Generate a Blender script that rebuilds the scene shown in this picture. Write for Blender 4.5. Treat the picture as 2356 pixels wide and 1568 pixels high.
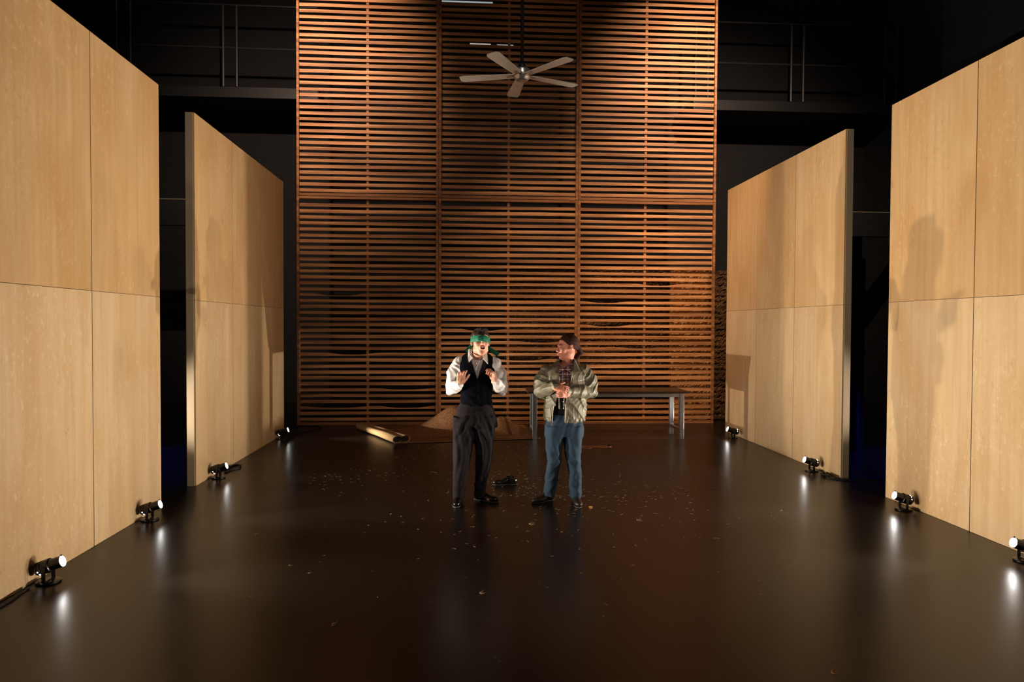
import bpy, bmesh, math, random
import numpy as np
from mathutils import Matrix, Vector
random.seed(7); np.random.seed(7)
SC = bpy.context.scene
C = SC.collection
for o in list(bpy.data.objects): bpy.data.objects.remove(o)

# ------------------------------------------------------------------ camera
cam = bpy.data.cameras.new('camera'); cam.lens = 24; cam.sensor_width = 36; cam.clip_end = 100
co = bpy.data.objects.new('camera', cam); C.objects.link(co); SC.camera = co
r = Vector((0.99785636, -0.06528343, 0.00455621)); u = Vector((-0.00308521, 0.02261577, 0.99973947)); f = Vector((0.06536946, 0.99761045, -0.02236587))
co.matrix_world = Matrix.Translation((0, 0, 1.85)) @ Matrix((r, u, -f)).transposed().to_4x4()

# ------------------------------------------------------------------ world + exposure
w = bpy.data.worlds.new('world'); SC.world = w; w.use_nodes = True
w.node_tree.nodes['Background'].inputs[0].default_value = (0.55, 0.62, 0.8, 1)
w.node_tree.nodes['Background'].inputs[1].default_value = 0.006
SC.view_settings.view_transform = 'Standard'; SC.view_settings.look = 'None'
SC.view_settings.exposure = 0.0; SC.view_settings.gamma = 1; SC.view_settings.use_curve_mapping = False

WARM = (1.0, 0.89, 0.74)
def light(name, typ, loc, aim, power, color, size=0.05, angle=60, blend=0.6, parent=None):
    l = bpy.data.lights.new(name, typ); l.energy = power; l.color = color
    if typ == 'SPOT':
        l.spot_size = math.radians(angle); l.spot_blend = blend; l.shadow_soft_size = size
    elif typ == 'AREA': l.size = size
    else: l.shadow_soft_size = size
    o = bpy.data.objects.new(name, l); C.objects.link(o)
    o.location = loc
    if aim is not None:
        o.rotation_euler = (Vector(aim) - Vector(loc)).to_track_quat('-Z', 'Y').to_euler()
    return o
# overhead rig in front of the slatted wall, aimed at its two outer thirds
light('rig_spot', 'SPOT', (-2.95, 9.0, 7.9), (-3.2, 12.8, 6.5), 1600, (1.0, .72, .53), .06, 80, 1.0)
light('rig_spot', 'SPOT', (4.5, 9.0, 7.9), (4.9, 12.8, 6.1), 2250, (1.0, .72, .52), .06, 80, 1.0)
light('rig_spot', 'SPOT', (1.9, 8.3, 7.6), (1.9, 12.8, 2.4), 900, (1.0, .70, .46), .08, 50, 1.0)
light('rig_spot', 'SPOT', (3.3, 8.6, 7.0), (3.9, 12.8, 1.5), 1450, (1.0, .68, .42), .08, 44, 1.0)
# soft fill added from the audience side to lift end boards and figures
light('front_fill', 'SPOT', (.7, -2.8, 7.5), (.7, 8.5, 2.9), 800, (1.0, .86, .70), .25, 60, 1.0)
# side-boom lights standing in the wings between the plywood flats
light('boom_spot', 'SPOT', (-4.9, 7.62, .55), (.6, 7.05, 1.6), 1150, (1, .88, .72), .04, 50, .5)
light('boom_spot', 'SPOT', (6.4, 7.62, .7), (.6, 7.2, 1.6), 420, (1, .88, .72), .04, 50, .5)
# dim fill points added to lift the catwalks, then blue running lights backstage
light('catwalk_fill', 'POINT', (-6.5, 13.2, 9.9), None, 9, (.9, .95, 1), .2)
light('catwalk_fill', 'POINT', (8.2, 13.2, 9.9), None, 9, (.9, .95, 1), .2)
light('blue_work_light', 'SPOT', (-5.6, 9.8, 1.6), (-4.5, 9.6, 0), 260, (.03, .05, 1), .1, 80, .8)
light('blue_work_light', 'SPOT', (7.4, 9.4, 1.4), (6.2, 9.2, 0), 160, (.03, .05, 1), .1, 80, .8)

# ------------------------------------------------------------------ helpers
def lin(c):
    return tuple(((x / 12.92) if x <= .04045 else ((x + .055) / 1.055) ** 2.4) for x in c)
def rgb(r_, g_, b_): return lin((r_ / 255, g_ / 255, b_ / 255)) + (1,)

def mat(name, col=(.5, .5, .5, 1), rough=.6, metal=0, spec=.5, coat=0, sheen=0, emit=None, estr=0, trans=0, ior=1.45):
    m = bpy.data.materials.new(name); m.use_nodes = True
    b = m.node_tree.nodes['Principled BSDF']
    b.inputs['Base Color'].default_value = col; b.inputs['Roughness'].default_value = rough
    b.inputs['Metallic'].default_value = metal; b.inputs['Specular IOR Level'].default_value = spec
    b.inputs['Coat Weight'].default_value = coat; b.inputs['Sheen Weight'].default_value = sheen
    b.inputs['Transmission Weight'].default_value = trans; b.inputs['IOR'].default_value = ior
    if emit: b.inputs['Emission Color'].default_value = emit; b.inputs['Emission Strength'].default_value = estr
    return m
class NT:
    def __init__(s, m): s.t = m.node_tree; s.b = s.t.nodes['Principled BSDF']
    def n(s, typ, **kw):
        x = s.t.nodes.new(typ)
        for k, v in kw.items():
            if k.startswith('i_'):
                key = k[2:]; key = int(key) if key.isdigit() else key.replace('_', ' ')
                x.inputs[key].default_value = v
            else: setattr(x, k, v)
        return x
    def l(s, a, b): s.t.links.new(a, b)
    def ramp(s, src, stops):
        x = s.n('ShaderNodeValToRGB'); e = x.color_ramp.elements
        while len(e) < len(stops): e.new(.5)
        for i, (p, c) in enumerate(stops): e[i].position = p; e[i].color = c
        s.l(src, x.inputs[0]); return x.outputs[0]
    def coord(s, scale=(1, 1, 1), rnd=0):
        tc = s.n('ShaderNodeTexCoord'); mp = s.n('ShaderNodeMapping'); mp.inputs['Scale'].default_value = scale
        s.l(tc.outputs['Object'], mp.inputs[0])
        if rnd:
            oi = s.n('ShaderNodeObjectInfo'); mu = s.n('ShaderNodeMath', operation='MULTIPLY'); mu.inputs[1].default_value = rnd
            s.l(oi.outputs['Random'], mu.inputs[0]); s.l(mu.outputs[0], mp.inputs['Location'])
        return mp.outputs[0]
    def noise(s, vec, scale, detail=4, rough=.55, dist=0):
        x = s.n('ShaderNodeTexNoise'); x.inputs['Scale'].default_value = scale; x.inputs['Detail'].default_value = detail
        x.inputs['Roughness'].default_value = rough; x.inputs['Distortion'].default_value = dist
        if vec is not None: s.l(vec, x.inputs['Vector'])
        return x.outputs['Fac']
    def mix(s, f_, a, b, mode='MIX'):
        x = s.n('ShaderNodeMix', data_type='RGBA', blend_type=mode)
        for k, v in ((0, f_), (6, a), (7, b)):
            if isinstance(v, (float, int, tuple)): x.inputs[k].default_value = v
            else: s.l(v, x.inputs[k])
        return x.outputs[2]
    def bump(s, h, strength=.3, dist=.01):
        x = s.n('ShaderNodeBump'); x.inputs['Strength'].default_value = strength; x.inputs['Distance'].default_value = dist
        s.l(h, x.inputs['Height']); s.l(x.outputs[0], s.b.inputs['Normal'])

def cloth(name, col, rough=.85, sheen=.1, var=.25, scale=300, spec=.3, bump=.25):
    m = mat(name, col, rough, sheen=sheen, spec=spec); t = NT(m)
    v = t.coord()
    n1 = t.noise(v, 6, 3); n2 = t.noise(v, scale, 2)
    d = tuple(c * (1 - var) for c in col[:3]) + (1,)
    t.l(t.mix(n1, d, tuple(min(1, c * (1 + var * .5)) for c in col[:3]) + (1,)), t.b.inputs['Base Color'])
    t.bump(n2, bump, .002)
    return m

# --- materials
def plywood():
    m = mat('birch_plywood', rough=.5, spec=.3); t = NT(m)
    v = t.coord((1, 1, 1), 37); oi = t.n('ShaderNodeObjectInfo')
    def mp(sc):
        q = t.n('ShaderNodeMapping'); q.inputs['Scale'].default_value = sc; t.l(v, q.inputs[0]); return q.outputs[0]
    streak = t.noise(mp((6, 6, .25)), 2.6, 6, .6, .4)
    fig = t.noise(mp((1.3, 1.3, .5)), 1.6, 3, .5, .8)
    patch = t.noise(mp((1, 1, .6)), 1.1, 2)
    flake = t.noise(mp((8, 8, 5)), 3.0, 6, .7, .35)
    base = t.ramp(streak, [(.3, rgb(205, 176, 138)), (.5, rgb(216, 188, 150)), (.72, rgb(224, 198, 164))])
    c = t.mix(t.ramp(fig, [(.38, (0, 0, 0, 1)), (.7, (.8, .8, .8, 1))]), base, rgb(204, 168, 122))
    fm = t.n('ShaderNodeMath', operation='MULTIPLY'); t.l(t.ramp(flake, [(.55, (0, 0, 0, 1)), (.68, (.75, .75, .75, 1))]), fm.inputs[0]); t.l(t.ramp(patch, [(.42, (.15, .15, .15, 1)), (.62, (1, 1, 1, 1))]), fm.inputs[1])
    c = t.mix(fm.outputs[0], c, rgb(234, 212, 178))
    dk = t.n('ShaderNodeMath', operation='MULTIPLY'); t.l(t.ramp(flake, [(.30, (.6, .6, .6, 1)), (.42, (0, 0, 0, 1))]), dk.inputs[0]); t.l(t.ramp(patch, [(.45, (.1, .1, .1, 1)), (.6, (1, 1, 1, 1))]), dk.inputs[1])
    c = t.mix(dk.outputs[0], c, rgb(186, 148, 104))
    kn = t.noise(v, 6.1, 2, .5); c = t.mix(t.ramp(kn, [(.77, (0, 0, 0, 1)), (.81, (.7, .7, .7, 1))]), c, rgb(140, 92, 52))
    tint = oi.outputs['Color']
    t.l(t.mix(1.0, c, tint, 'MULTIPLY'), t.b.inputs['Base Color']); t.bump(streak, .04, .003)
    return m
def slatwood(name, a, b, c_):
    m = mat(name, rough=.55, spec=.3); t = NT(m)
    v = t.coord((.5, 3, 9)); st = t.noise(v, 2.2, 5, .65, .4)
    v2 = t.coord((.35, 1, 9.2)); bl = t.noise(v2, 1.0, 3, .6)
    v3 = t.coord((2, 2, 20)); sp = t.noise(v3, 3, 4, .6)
    col = t.ramp(st, [(.3, a), (.52, b), (.75, c_)])
    col = t.mix(t.ramp(bl, [(.38, (1,) * 3 + (1,)), (.66, (0, 0, 0, 1))]), col, tuple(x * .5 for x in a[:3]) + (1,))
    col = t.mix(t.ramp(sp, [(.3, (.6,) * 3 + (1,)), (.42, (0, 0, 0, 1))]), col, tuple(x * .5 for x in a[:3]) + (1,))
    t.l(col, t.b.inputs['Base Color']); t.bump(st, .3, .004)
    return m
M = {}
M['ply'] = plywood()
M['plyedge'] = mat('painted_edge', rgb(176, 156, 128), .6)
M['core'] = mat('frame_black', rgb(18, 14, 10), .9)
M['slat'] = slatwood('stained_slat', rgb(178, 118, 74), rgb(208, 148, 98), rgb(230, 178, 128))
M['post'] = slatwood('stained_post', rgb(150, 98, 58), rgb(176, 118, 72), rgb(200, 142, 94))
def floor_mat():
    m = mat('painted_stage_floor', rgb(40, 30, 24),   .3, spec=.3); t = NT(m)
    v = t.coord(); n1 = t.noise(v, .7, 5, .6); n2 = t.noise(v, 14, 5, .7)
    mp = t.n('ShaderNodeMapping'); mp.inputs['Scale'].default_value = (1.5, 40, 1); t.l(v, mp.inputs[0])
    n3 = t.noise(mp.outputs[0], 1.2, 4, .6)
    mps = t.n('ShaderNodeMapping'); mps.inputs['Scale'].default_value = (1, 1, 1); mps.inputs['Rotation'].default_value = (0, 0, .5); t.l(v, mps.inputs[0])
    vo = t.n('ShaderNodeTexVoronoi', feature='DISTANCE_TO_EDGE'); vo.inputs['Scale'].default_value = .9
    dn = t.n('ShaderNodeTexNoise'); dn.inputs['Scale'].default_value = 2.0; t.l(v, dn.inputs['Vector'])
    ad = t.n('ShaderNodeVectorMath', operation='ADD'); t.l(mps.outputs[0], ad.inputs[0]); t.l(dn.outputs['Color'], ad.inputs[1]); t.l(ad.outputs[0], vo.inputs['Vector'])
    scr = t.ramp(vo.outputs['Distance'], [(0.0, (.10,) * 3 + (1,)), (.006, (0, 0, 0, 1))])
    col = t.mix(n1, rgb(25, 20, 17), rgb(33, 26, 21))
    col = t.mix(t.ramp(n3, [(.45, (0, 0, 0, 1)), (.8, (.5,) * 3 + (1,))]), col, rgb(26, 20, 16))
    col = t.mix(scr, col, rgb(70, 60, 50))
    t.l(col, t.b.inputs['Base Color'])
    t.l(t.ramp(n2, [(.3, (.28,) * 3 + (1,)), (.7, (.32,) * 3 + (1,))]), t.b.inputs['Roughness'])
    t.bump(n1, .02, .004)
    return m
M['floor'] = floor_mat()
M['wall'] = mat('black_masonry', rgb(44, 44, 46), .9); 
_t = NT(M['wall']); _b = _t.n('ShaderNodeTexBrick'); _b.inputs['Scale'].default_value = 1; _b.inputs['Brick Width'].default_value = .4; _b.inputs['Row Height'].default_value = .2; _b.inputs['Mortar Size'].default_value = .006
_b.inputs['Color1'].default_value = rgb(24, 24, 26); _b.inputs['Color2'].default_value = rgb(21, 21, 24); _b.inputs['Mortar'].default_value = rgb(16, 16, 18)
_tc = _t.n('ShaderNodeTexCoord'); _sx = _t.n('ShaderNodeSeparateXYZ'); _cx = _t.n('ShaderNodeCombineXYZ'); _ad = _t.n('ShaderNodeMath', operation='ADD')
_t.l(_tc.outputs['Object'], _sx.inputs[0]); _t.l(_sx.outputs[0], _ad.inputs[0]); _t.l(_sx.outputs[1], _ad.inputs[1]); _t.l(_ad.outputs[0], _cx.inputs[0]); _t.l(_sx.outputs[2], _cx.inputs[1]); _t.l(_cx.outputs[0], _b.inputs['Vector']); _t.l(_b.outputs[0], _t.b.inputs['Base Color'])
M['iron'] = mat('black_iron', rgb(38, 38, 40), .45, metal=.3)
M['lampblack'] = mat('black_enamel', rgb(14, 14, 15), .28, spec=.6)
M['lens'] = mat('lamp_lens', (1, 1, 1, 1), .2, emit=(1, .97, .93, 1), estr=60)
M['vent'] = mat('lamp_vent', (1, 1, 1, 1), .3, emit=(1, .93, .88, 1), estr=6)
M['cable'] = mat('black_rubber', rgb(16, 16, 17), .5)
M['steel'] = mat('brushed_steel', rgb(178, 182, 190), .32, metal=.9)
_t = NT(M['steel']); _v = _t.coord((1, 1, 30)); _t.l(_t.ramp(_t.noise(_v, 8, 3), [(.3, (.25,) * 3 + (1,)), (.7, (.45,) * 3 + (1,))]), _t.b.inputs['Roughness'])
M['tabletop'] = mat('dark_tabletop', rgb(58, 40, 28), .38)
_t = NT(M['tabletop']); _v = _t.coord((.6, 8, 1)); _t.l(_t.mix(_t.noise(_v, 3, 5), rgb(44, 30, 21), rgb(78, 54, 36)), _t.b.inputs['Base Color'])
M['blade'] = mat('fan_blade', rgb(176, 162, 152), .5)
_t = NT(M['blade']); _v = _t.coord((30, 30, 30)); _t.l(_t.mix(_t.noise(_v, 6, 4), rgb(200, 190, 184), rgb(226, 218, 212)), _t.b.inputs['Base Color'])
M['hub'] = mat('fan_nickel', rgb(200, 202, 205), .3, metal=.8)
M['black'] = mat('matte_black', rgb(14, 14, 16), .5)
def skin_mat(name, c1, c2):
    m = mat(name, c1, .5, spec=.4); t = NT(m); t.b.inputs['Subsurface Weight'].default_value = .08; t.b.inputs['Subsurface Scale'].default_value = .02
    v = t.coord(); t.l(t.mix(t.ramp(t.noise(v, 14, 3), [(.3, (0, 0, 0, 1)), (.7, (1, 1, 1, 1))]), c1, c2), t.b.inputs['Base Color']); return m
M['skinA'] = skin_mat('skin', rgb(208, 154, 130), rgb(192, 132, 110))
M['skinB'] = skin_mat('skin_ruddy', rgb(192, 128, 104), rgb(176, 108, 88))
M['lips'] = mat('lips', rgb(176, 96, 84), .45)
M['mouth'] = mat('mouth_inside', rgb(60, 22, 20), .5)
M['teeth'] = mat('teeth', rgb(225, 215, 200), .3)
def hair_mat(name, a, b):
    m = mat(name, a, .75, spec=.12); t = NT(m); v = t.coord((1, 1, .25)); n = t.noise(v, 90, 3, .6); t.l(t.mix(n, a, b), t.b.inputs['Base Color']); t.bump(n, .4, .002); return m
M['hairA'] = hair_mat('dark_brown_hair', rgb(20, 14, 11), rgb(58, 42, 34))
M['hairB'] = hair_mat('brown_hair', rgb(30, 17, 13), rgb(66, 36, 28))
M['shirt'] = cloth('white_cotton', rgb(205, 200, 198), .8, .05, .06, 500, bump=.1)
M['vest'] = cloth('navy_black_wool', rgb(7, 8, 14), 1, 0, .3, spec=.06)
M['satin'] = cloth('vest_lapel', rgb(17, 19, 31), .7, 0, .2, spec=.2)
M['slacks'] = cloth('charcoal_wool', rgb(30, 26, 29), .95, 0, .3, spec=.1)
M['green'] = cloth('green_silk', rgb(0, 104, 78), .6, .05, .45, 200, spec=.3)
M['greendark'] = M['green']
M['shoe'] = mat('black_leather', rgb(15, 13, 13), .22, spec=.6)
M['shoeB'] = mat('brown_black_leather', rgb(34, 27, 24), .5)
M['sole'] = mat('shoe_sole', rgb(40, 34, 30), .6)
M['jacket'] = cloth('olive_nylon', rgb(106, 99, 80), .5, 0, .15, 400, spec=.5, bump=.1)
M['jacketdark'] = cloth('jacket_lining', rgb(66, 57, 42), .6, .1, .2)
M['knit'] = cloth('dark_shirt', rgb(20, 18, 24), .9)
M['zip'] = mat('zip_metal', rgb(150, 145, 132), .4, metal=.6)
def denim():
    m = mat('blue_denim', rough=.85, sheen=0, spec=.2); t = NT(m); v = t.coord()
    n = t.noise(v, 4, 4, .6); mp = t.n('ShaderNodeMapping'); mp.inputs['Scale'].default_value = (60, 60, 14); t.l(v, mp.inputs[0]); n2 = t.noise(mp.outputs[0], 8, 2)
    c = t.mix(n, rgb(25, 40, 54), rgb(58, 78, 94)); c = t.mix(n2, c, rgb(37, 54, 70)); t.l(c, t.b.inputs['Base Color']); t.bump(n2, .2, .002); return m
M['denim'] = denim()
def plaid():
    m = mat('plaid_flannel', rough=.85); t = NT(m); tc = t.n('ShaderNodeTexCoord'); sx = t.n('ShaderNodeSeparateXYZ'); t.l(tc.outputs['Object'], sx.inputs[0])
    def stripes(o, period, ph):
        a = t.n('ShaderNodeMath', operation='MULTIPLY_ADD'); a.inputs[1].default_value = 2 * math.pi / period; a.inputs[2].default_value = ph; t.l(o, a.inputs[0])
        s = t.n('ShaderNodeMath', operation='SINE'); t.l(a.outputs[0], s.inputs[0]); return s.outputs[0]
    base = rgb(120, 58, 52)
    c = t.mix(t.ramp(stripes(sx.outputs[0], .05, 0), [(.2, (0, 0, 0, 1)), (.5, (.8,) * 3 + (1,))]), base, rgb(92, 96, 122))
    c = t.mix(t.ramp(stripes(sx.outputs[2], .05, 0), [(.2, (0, 0, 0, 1)), (.5, (.6,) * 3 + (1,))]), c, rgb(60, 52, 66))
    c = t.mix(t.ramp(stripes(sx.outputs[0], .05, 1.2), [(.93, (0, 0, 0, 1)), (.97, (.8,) * 3 + (1,))]), c, rgb(205, 196, 190))
    c = t.mix(t.ramp(stripes(sx.outputs[2], .05, 1.2), [(.93, (0, 0, 0, 1)), (.97, (.8,) * 3 + (1,))]), c, rgb(205, 196, 190))
    t.l(c, t.b.inputs['Base Color']); return m
M['plaid'] = plaid()
M['tee'] = mat('red_print', rgb(205, 60, 62), .8)
M['plastic'] = mat('clear_plastic', (.95, .97, 1, 1), .05, trans=1, ior=1.35)
M['eyewhite'] = mat('eye_white', rgb(170, 150, 138), .3); M['iris'] = mat('iris_dark', rgb(30, 20, 14), .2)
M['gold'] = mat('gold', rgb(220, 170, 90), .25, metal=1)
def rug_mat():
    m = mat('patterned_rug', rough=.95, sheen=0, spec=.1); t = NT(m); v = t.coord()
    vo = t.n('ShaderNodeTexVoronoi', feature='DISTANCE_TO_EDGE'); vo.inputs['Scale'].default_value = 34
    dn = t.n('ShaderNodeTexNoise'); dn.inputs['Scale'].default_value = 7; t.l(v, dn.inputs['Vector'])
    ad = t.n('ShaderNodeVectorMath', operation='MULTIPLY_ADD'); ad.inputs[1].default_value = (.25,) * 3; t.l(dn.outputs['Color'], ad.inputs[0]); t.l(v, ad.inputs[2]); t.l(ad.outputs[0], vo.inputs['Vector'])
    n = t.noise(v, 120, 2)
    c = t.mix(t.ramp(vo.outputs['Distance'], [(.06, (.8, .8, .8, 1)), (.3, (0, 0, 0, 1))]), rgb(178, 134, 92), rgb(92, 60, 38))
    # border bands from the UV-like attribute
    at = t.n('ShaderNodeAttribute', attribute_name='edge'); 
    bd = t.ramp(at.outputs['Fac'], [(.0, (.9,) * 3 + (1,)), (.025, (.9,) * 3 + (1,)), (.03, (0, 0, 0, 1)), (.17, (0, 0, 0, 1)), (.175, (.8,) * 3 + (1,)), (.195, (.8,) * 3 + (1,)), (.2, (0, 0, 0, 1))])
    c = t.mix(bd, c, rgb(78, 46, 26))
    c = t.mix(n, c, t.mix(.6, c, rgb(90, 60, 38))); t.l(c, t.b.inputs['Base Color']); t.bump(n, .5, .004); return m
M['rug'] = rug_mat()
M['rugback'] = mat('rug_backing', rgb(150, 118, 76), .95)
_t = NT(M['rugback']); _v = _t.coord((20, 20, 20)); _t.l(_t.mix(_t.noise(_v, 3, 3), rgb(120, 92, 58), rgb(176, 142, 98)), _t.b.inputs['Base Color'])
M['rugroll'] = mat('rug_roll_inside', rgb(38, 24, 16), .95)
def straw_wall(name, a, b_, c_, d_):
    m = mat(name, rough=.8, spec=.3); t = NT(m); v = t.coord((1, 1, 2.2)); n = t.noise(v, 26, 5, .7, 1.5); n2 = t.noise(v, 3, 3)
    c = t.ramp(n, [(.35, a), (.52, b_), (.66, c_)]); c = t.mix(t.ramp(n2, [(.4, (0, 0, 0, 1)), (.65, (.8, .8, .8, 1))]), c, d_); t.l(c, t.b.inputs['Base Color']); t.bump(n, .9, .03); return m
M['straw_wall'] = straw_wall('shaded_straw', rgb(34, 21, 11), rgb(78, 49, 24), rgb(190, 138, 78), rgb(58, 37, 19))  # slat shade painted into the colours: darker copy of the same straw
M['straw_stack'] = straw_wall('lit_straw', rgb(130, 84, 44), rgb(206, 146, 84), rgb(252, 208, 136), rgb(200, 142, 84))  # bright light painted into the colours: lit copy of the straw
M['straw'] = mat('dry_straw', rgb(150, 128, 92), .7)
M['leather'] = mat('brown_strap', rgb(160, 104, 70), .6)
M['leaf'] = mat('yellow_straw', rgb(214, 164, 74), .6)
M['strip'] = mat('strip_lamp', (1, 1, 1, 1), .4, emit=(.8, .93, 1, 1), estr=.4)
M['stripw'] = mat('work_lamp', (1, 1, 1, 1), .4, emit=(1, .9, .75, 1), estr=.7)
M['tape'] = mat('pale_tape', rgb(150, 140, 120), .6)

# --- object helpers
def link(name, me, m=None, parent=None):
    o = bpy.data.objects.new(name, me); C.objects.link(o)
    if m is not None:
        for mm in (m if isinstance(m, (list, tuple)) else [m]): me.materials.append(mm)
    if parent: o.parent = parent
    return o
def tag(o, label=None, cat=None, group=None, kind=None):
    if label: o['label'] = label
    if cat: o['category'] = cat
    if group: o['group'] = group
    if kind: o['kind'] = kind
    return o
def empty(name, loc, rz=0, label=None, cat=None, group=None):
    o = bpy.data.objects.new(name, None); C.objects.link(o); o.location = loc; o.rotation_euler = (0, 0, rz); o.empty_display_size = .05
    return tag(o, label, cat, group)
class MB:
    def __init__(s): s.v = []; s.f = []; s.mi = []
    def add(s, vs, fs, mi=0):
        k = len(s.v); s.v += [tuple(x) for x in vs]; s.f += [tuple(i + k for i in q) for q in fs]; s.mi += [mi] * len(fs)
    def box(s, a, b, mi=0, mtx=None):
        (x0, y0, z0), (x1, y1, z1) = a, b
        vs = [(x0, y0, z0), (x1, y0, z0), (x1, y1, z0), (x0, y1, z0), (x0, y0, z1), (x1, y0, z1), (x1, y1, z1), (x0, y1, z1)]
        if mtx is not None: vs = [tuple(mtx @ Vector(q)) for q in vs]
        s.add(vs, [(3, 2, 1, 0), (4, 5, 6, 7), (0, 1, 5, 4), (1, 2, 6, 5), (2, 3, 7, 6), (3, 0, 4, 7)], mi)
    def tube(s, pts, rad, seg=10, caps=True, mi=0):
        pts = [Vector(p) for p in pts]; n = len(pts); rr = rad if isinstance(rad, (list, tuple)) else [rad] * n
        rings = []; up = None
        for i, p in enumerate(pts):
            d = (pts[min(i + 1, n - 1)] - pts[max(i - 1, 0)]).normalized()
            if up is None: up = Vector((0, 0, 1)) if abs(d.z) < .9 else Vector((1, 0, 0))
            a = d.cross(up).normalized(); up = a.cross(d).normalized()
            rings.append([tuple(p + (a * math.cos(t) + up * math.sin(t)) * rr[i]) for t in [2 * math.pi * k / seg for k in range(seg)]])
        vs = [q for rg in rings for q in rg]; fs = []
        for i in range(n - 1):
            for k in range(seg):
                k2 = (k + 1) % seg; fs.append((i * seg + k, (i + 1) * seg + k, (i + 1) * seg + k2, i * seg + k2))
        if caps: fs.append(tuple(range(seg))); fs.append(tuple(reversed(range((n - 1) * seg, n * seg))))
        s.add(vs, fs, mi)
    def lathe(s, prof, seg=24, mtx=None, mi=0):   # prof = (radius, z)
        vs = []; fs = []; n = len(prof)
        for (rr, z) in prof:
            for k in range(seg):
                t = 2 * math.pi * k / seg; p = Vector((rr * math.cos(t), rr * math.sin(t), z)); vs.append(tuple(mtx @ p) if mtx is not None else tuple(p))
        for i in range(n - 1):
            for k in range(seg):
                k2 = (k + 1) % seg; fs.append((i * seg + k, i * seg + k2, (i + 1) * seg + k2, (i + 1) * seg + k))
        fs.append(tuple(reversed(range(seg)))); fs.append(tuple(range((n - 1) * seg, n * seg)))
        s.add(vs, fs, mi)
    def prism(s, poly, nrm, mi=0):     # polygon in 3D extruded along nrm
        a = [Vector(p) for p in poly]; nv = Vector(nrm); b = [p + nv for p in a]; n = len(a)
        s.add([tuple(p) for p in a + b], [tuple(range(n)), tuple(reversed(range(n, 2 * n)))] + [(i, i + n, (i + 1) % n + n, (i + 1) % n) for i in range(n)], mi)
    def build(s, name, m, parent=None, smooth=False, bevel=0, fix=True):
        me = bpy.data.meshes.new(name); me.from_pydata(s.v, [], s.f); me.update()
        for i, p in enumerate(me.polygons): p.material_index = s.mi[i]
        bm = bmesh.new(); bm.from_mesh(me)
        if fix: bmesh.ops.recalc_face_normals(bm, faces=bm.faces)
        bm.to_mesh(me); bm.free()
        if smooth:
            for p in me.polygons: p.use_smooth = True
            try: me.set_sharp_from_angle(angle=math.radians(40))
            except Exception: pass
        o = link(name, me, m, parent)
        if bevel:
            b = o.modifiers.new('bevel', 'BEVEL'); b.width = bevel; b.segments = 2; b.limit_method = 'ANGLE'
        return o

# ================================================================== SETTING
def struct(name, mb, m): return tag(mb.build(name, m), kind='structure')
b = MB(); b.box((-9.6, -3.5, -.12), (9.9, 17, 0)); struct('floor', b, M['floor'])
b = MB(); b.box((-9.6, 16.6, 0), (9.9, 16.9, 12)); struct('wall_back', b, M['wall'])
b = MB(); b.box((-9.9, -3.5, 0), (-9.6, 17, 12)); struct('wall_left', b, M['wall'])
b = MB(); b.box((9.9, -3.5, 0), (10.2, 17, 12)); struct('wall_right', b, M['wall'])
b = MB(); b.box((-9.9, -3.8, 0), (10.2, -3.5, 12)); struct('wall_front', b, M['wall'])
b = MB(); b.box((-9.9, -3.8, 12), (10.2, 17, 12.2)); struct('ceiling', b, M['black'])

# ================================================================== PLYWOOD FLATS
T = 4.246
def flat(xf, side, y0, ncol, label):
    """xf = x of the lit face, side=-1 left / +1 right (body goes outwards)"""
    root = empty('plywood_flat', (xf, y0, 0), 0, label, 'scenery panel')
    S = 1.2516; d = .018
    b = MB()
    x0, x1 = sorted((side * d, side * .10))
    b.box((x0, .012, .0), (x1, ncol * S - .012, T - .012)); b.build('frame', M['core'], root)
    # end boards and cap close the hollow frame
    for ye in (0, ncol * S - .012):
        b = MB(); b.box((x0, ye, 0), (x1, ye + .012, T / 2 - .001)); b.box((x0, ye, T / 2 + .001), (x1, ye + .012, T)); b.build('end_board', M['plyedge'], root)
    b = MB(); b.box((x0, .012, T - .012), (x1, ncol * S - .012, T)); b.build('cap_board', M['plyedge'], root)
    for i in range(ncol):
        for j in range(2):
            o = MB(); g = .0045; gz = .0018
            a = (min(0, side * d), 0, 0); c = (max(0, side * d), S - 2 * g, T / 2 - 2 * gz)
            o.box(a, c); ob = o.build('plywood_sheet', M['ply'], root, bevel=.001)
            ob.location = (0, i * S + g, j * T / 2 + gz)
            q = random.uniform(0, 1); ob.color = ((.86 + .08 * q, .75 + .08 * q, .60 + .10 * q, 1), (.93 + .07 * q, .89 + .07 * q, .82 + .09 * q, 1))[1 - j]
    return root
flat(-3.0914, -1, 3.352, 3, 'tall pale plywood flat at the left front edge of the stage')
flat(-3.0914, -1, 7.994, 3, 'tall plywood flat at left, behind the front one, near the slatted wall')
flat(4.5606, 1, 8.025, 3, 'tall plywood flat at right with its narrow end showing, beside the table')
flat(4.5606, 1, 3.380, 3, 'tall plywood flat at the right front edge of the stage')

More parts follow.
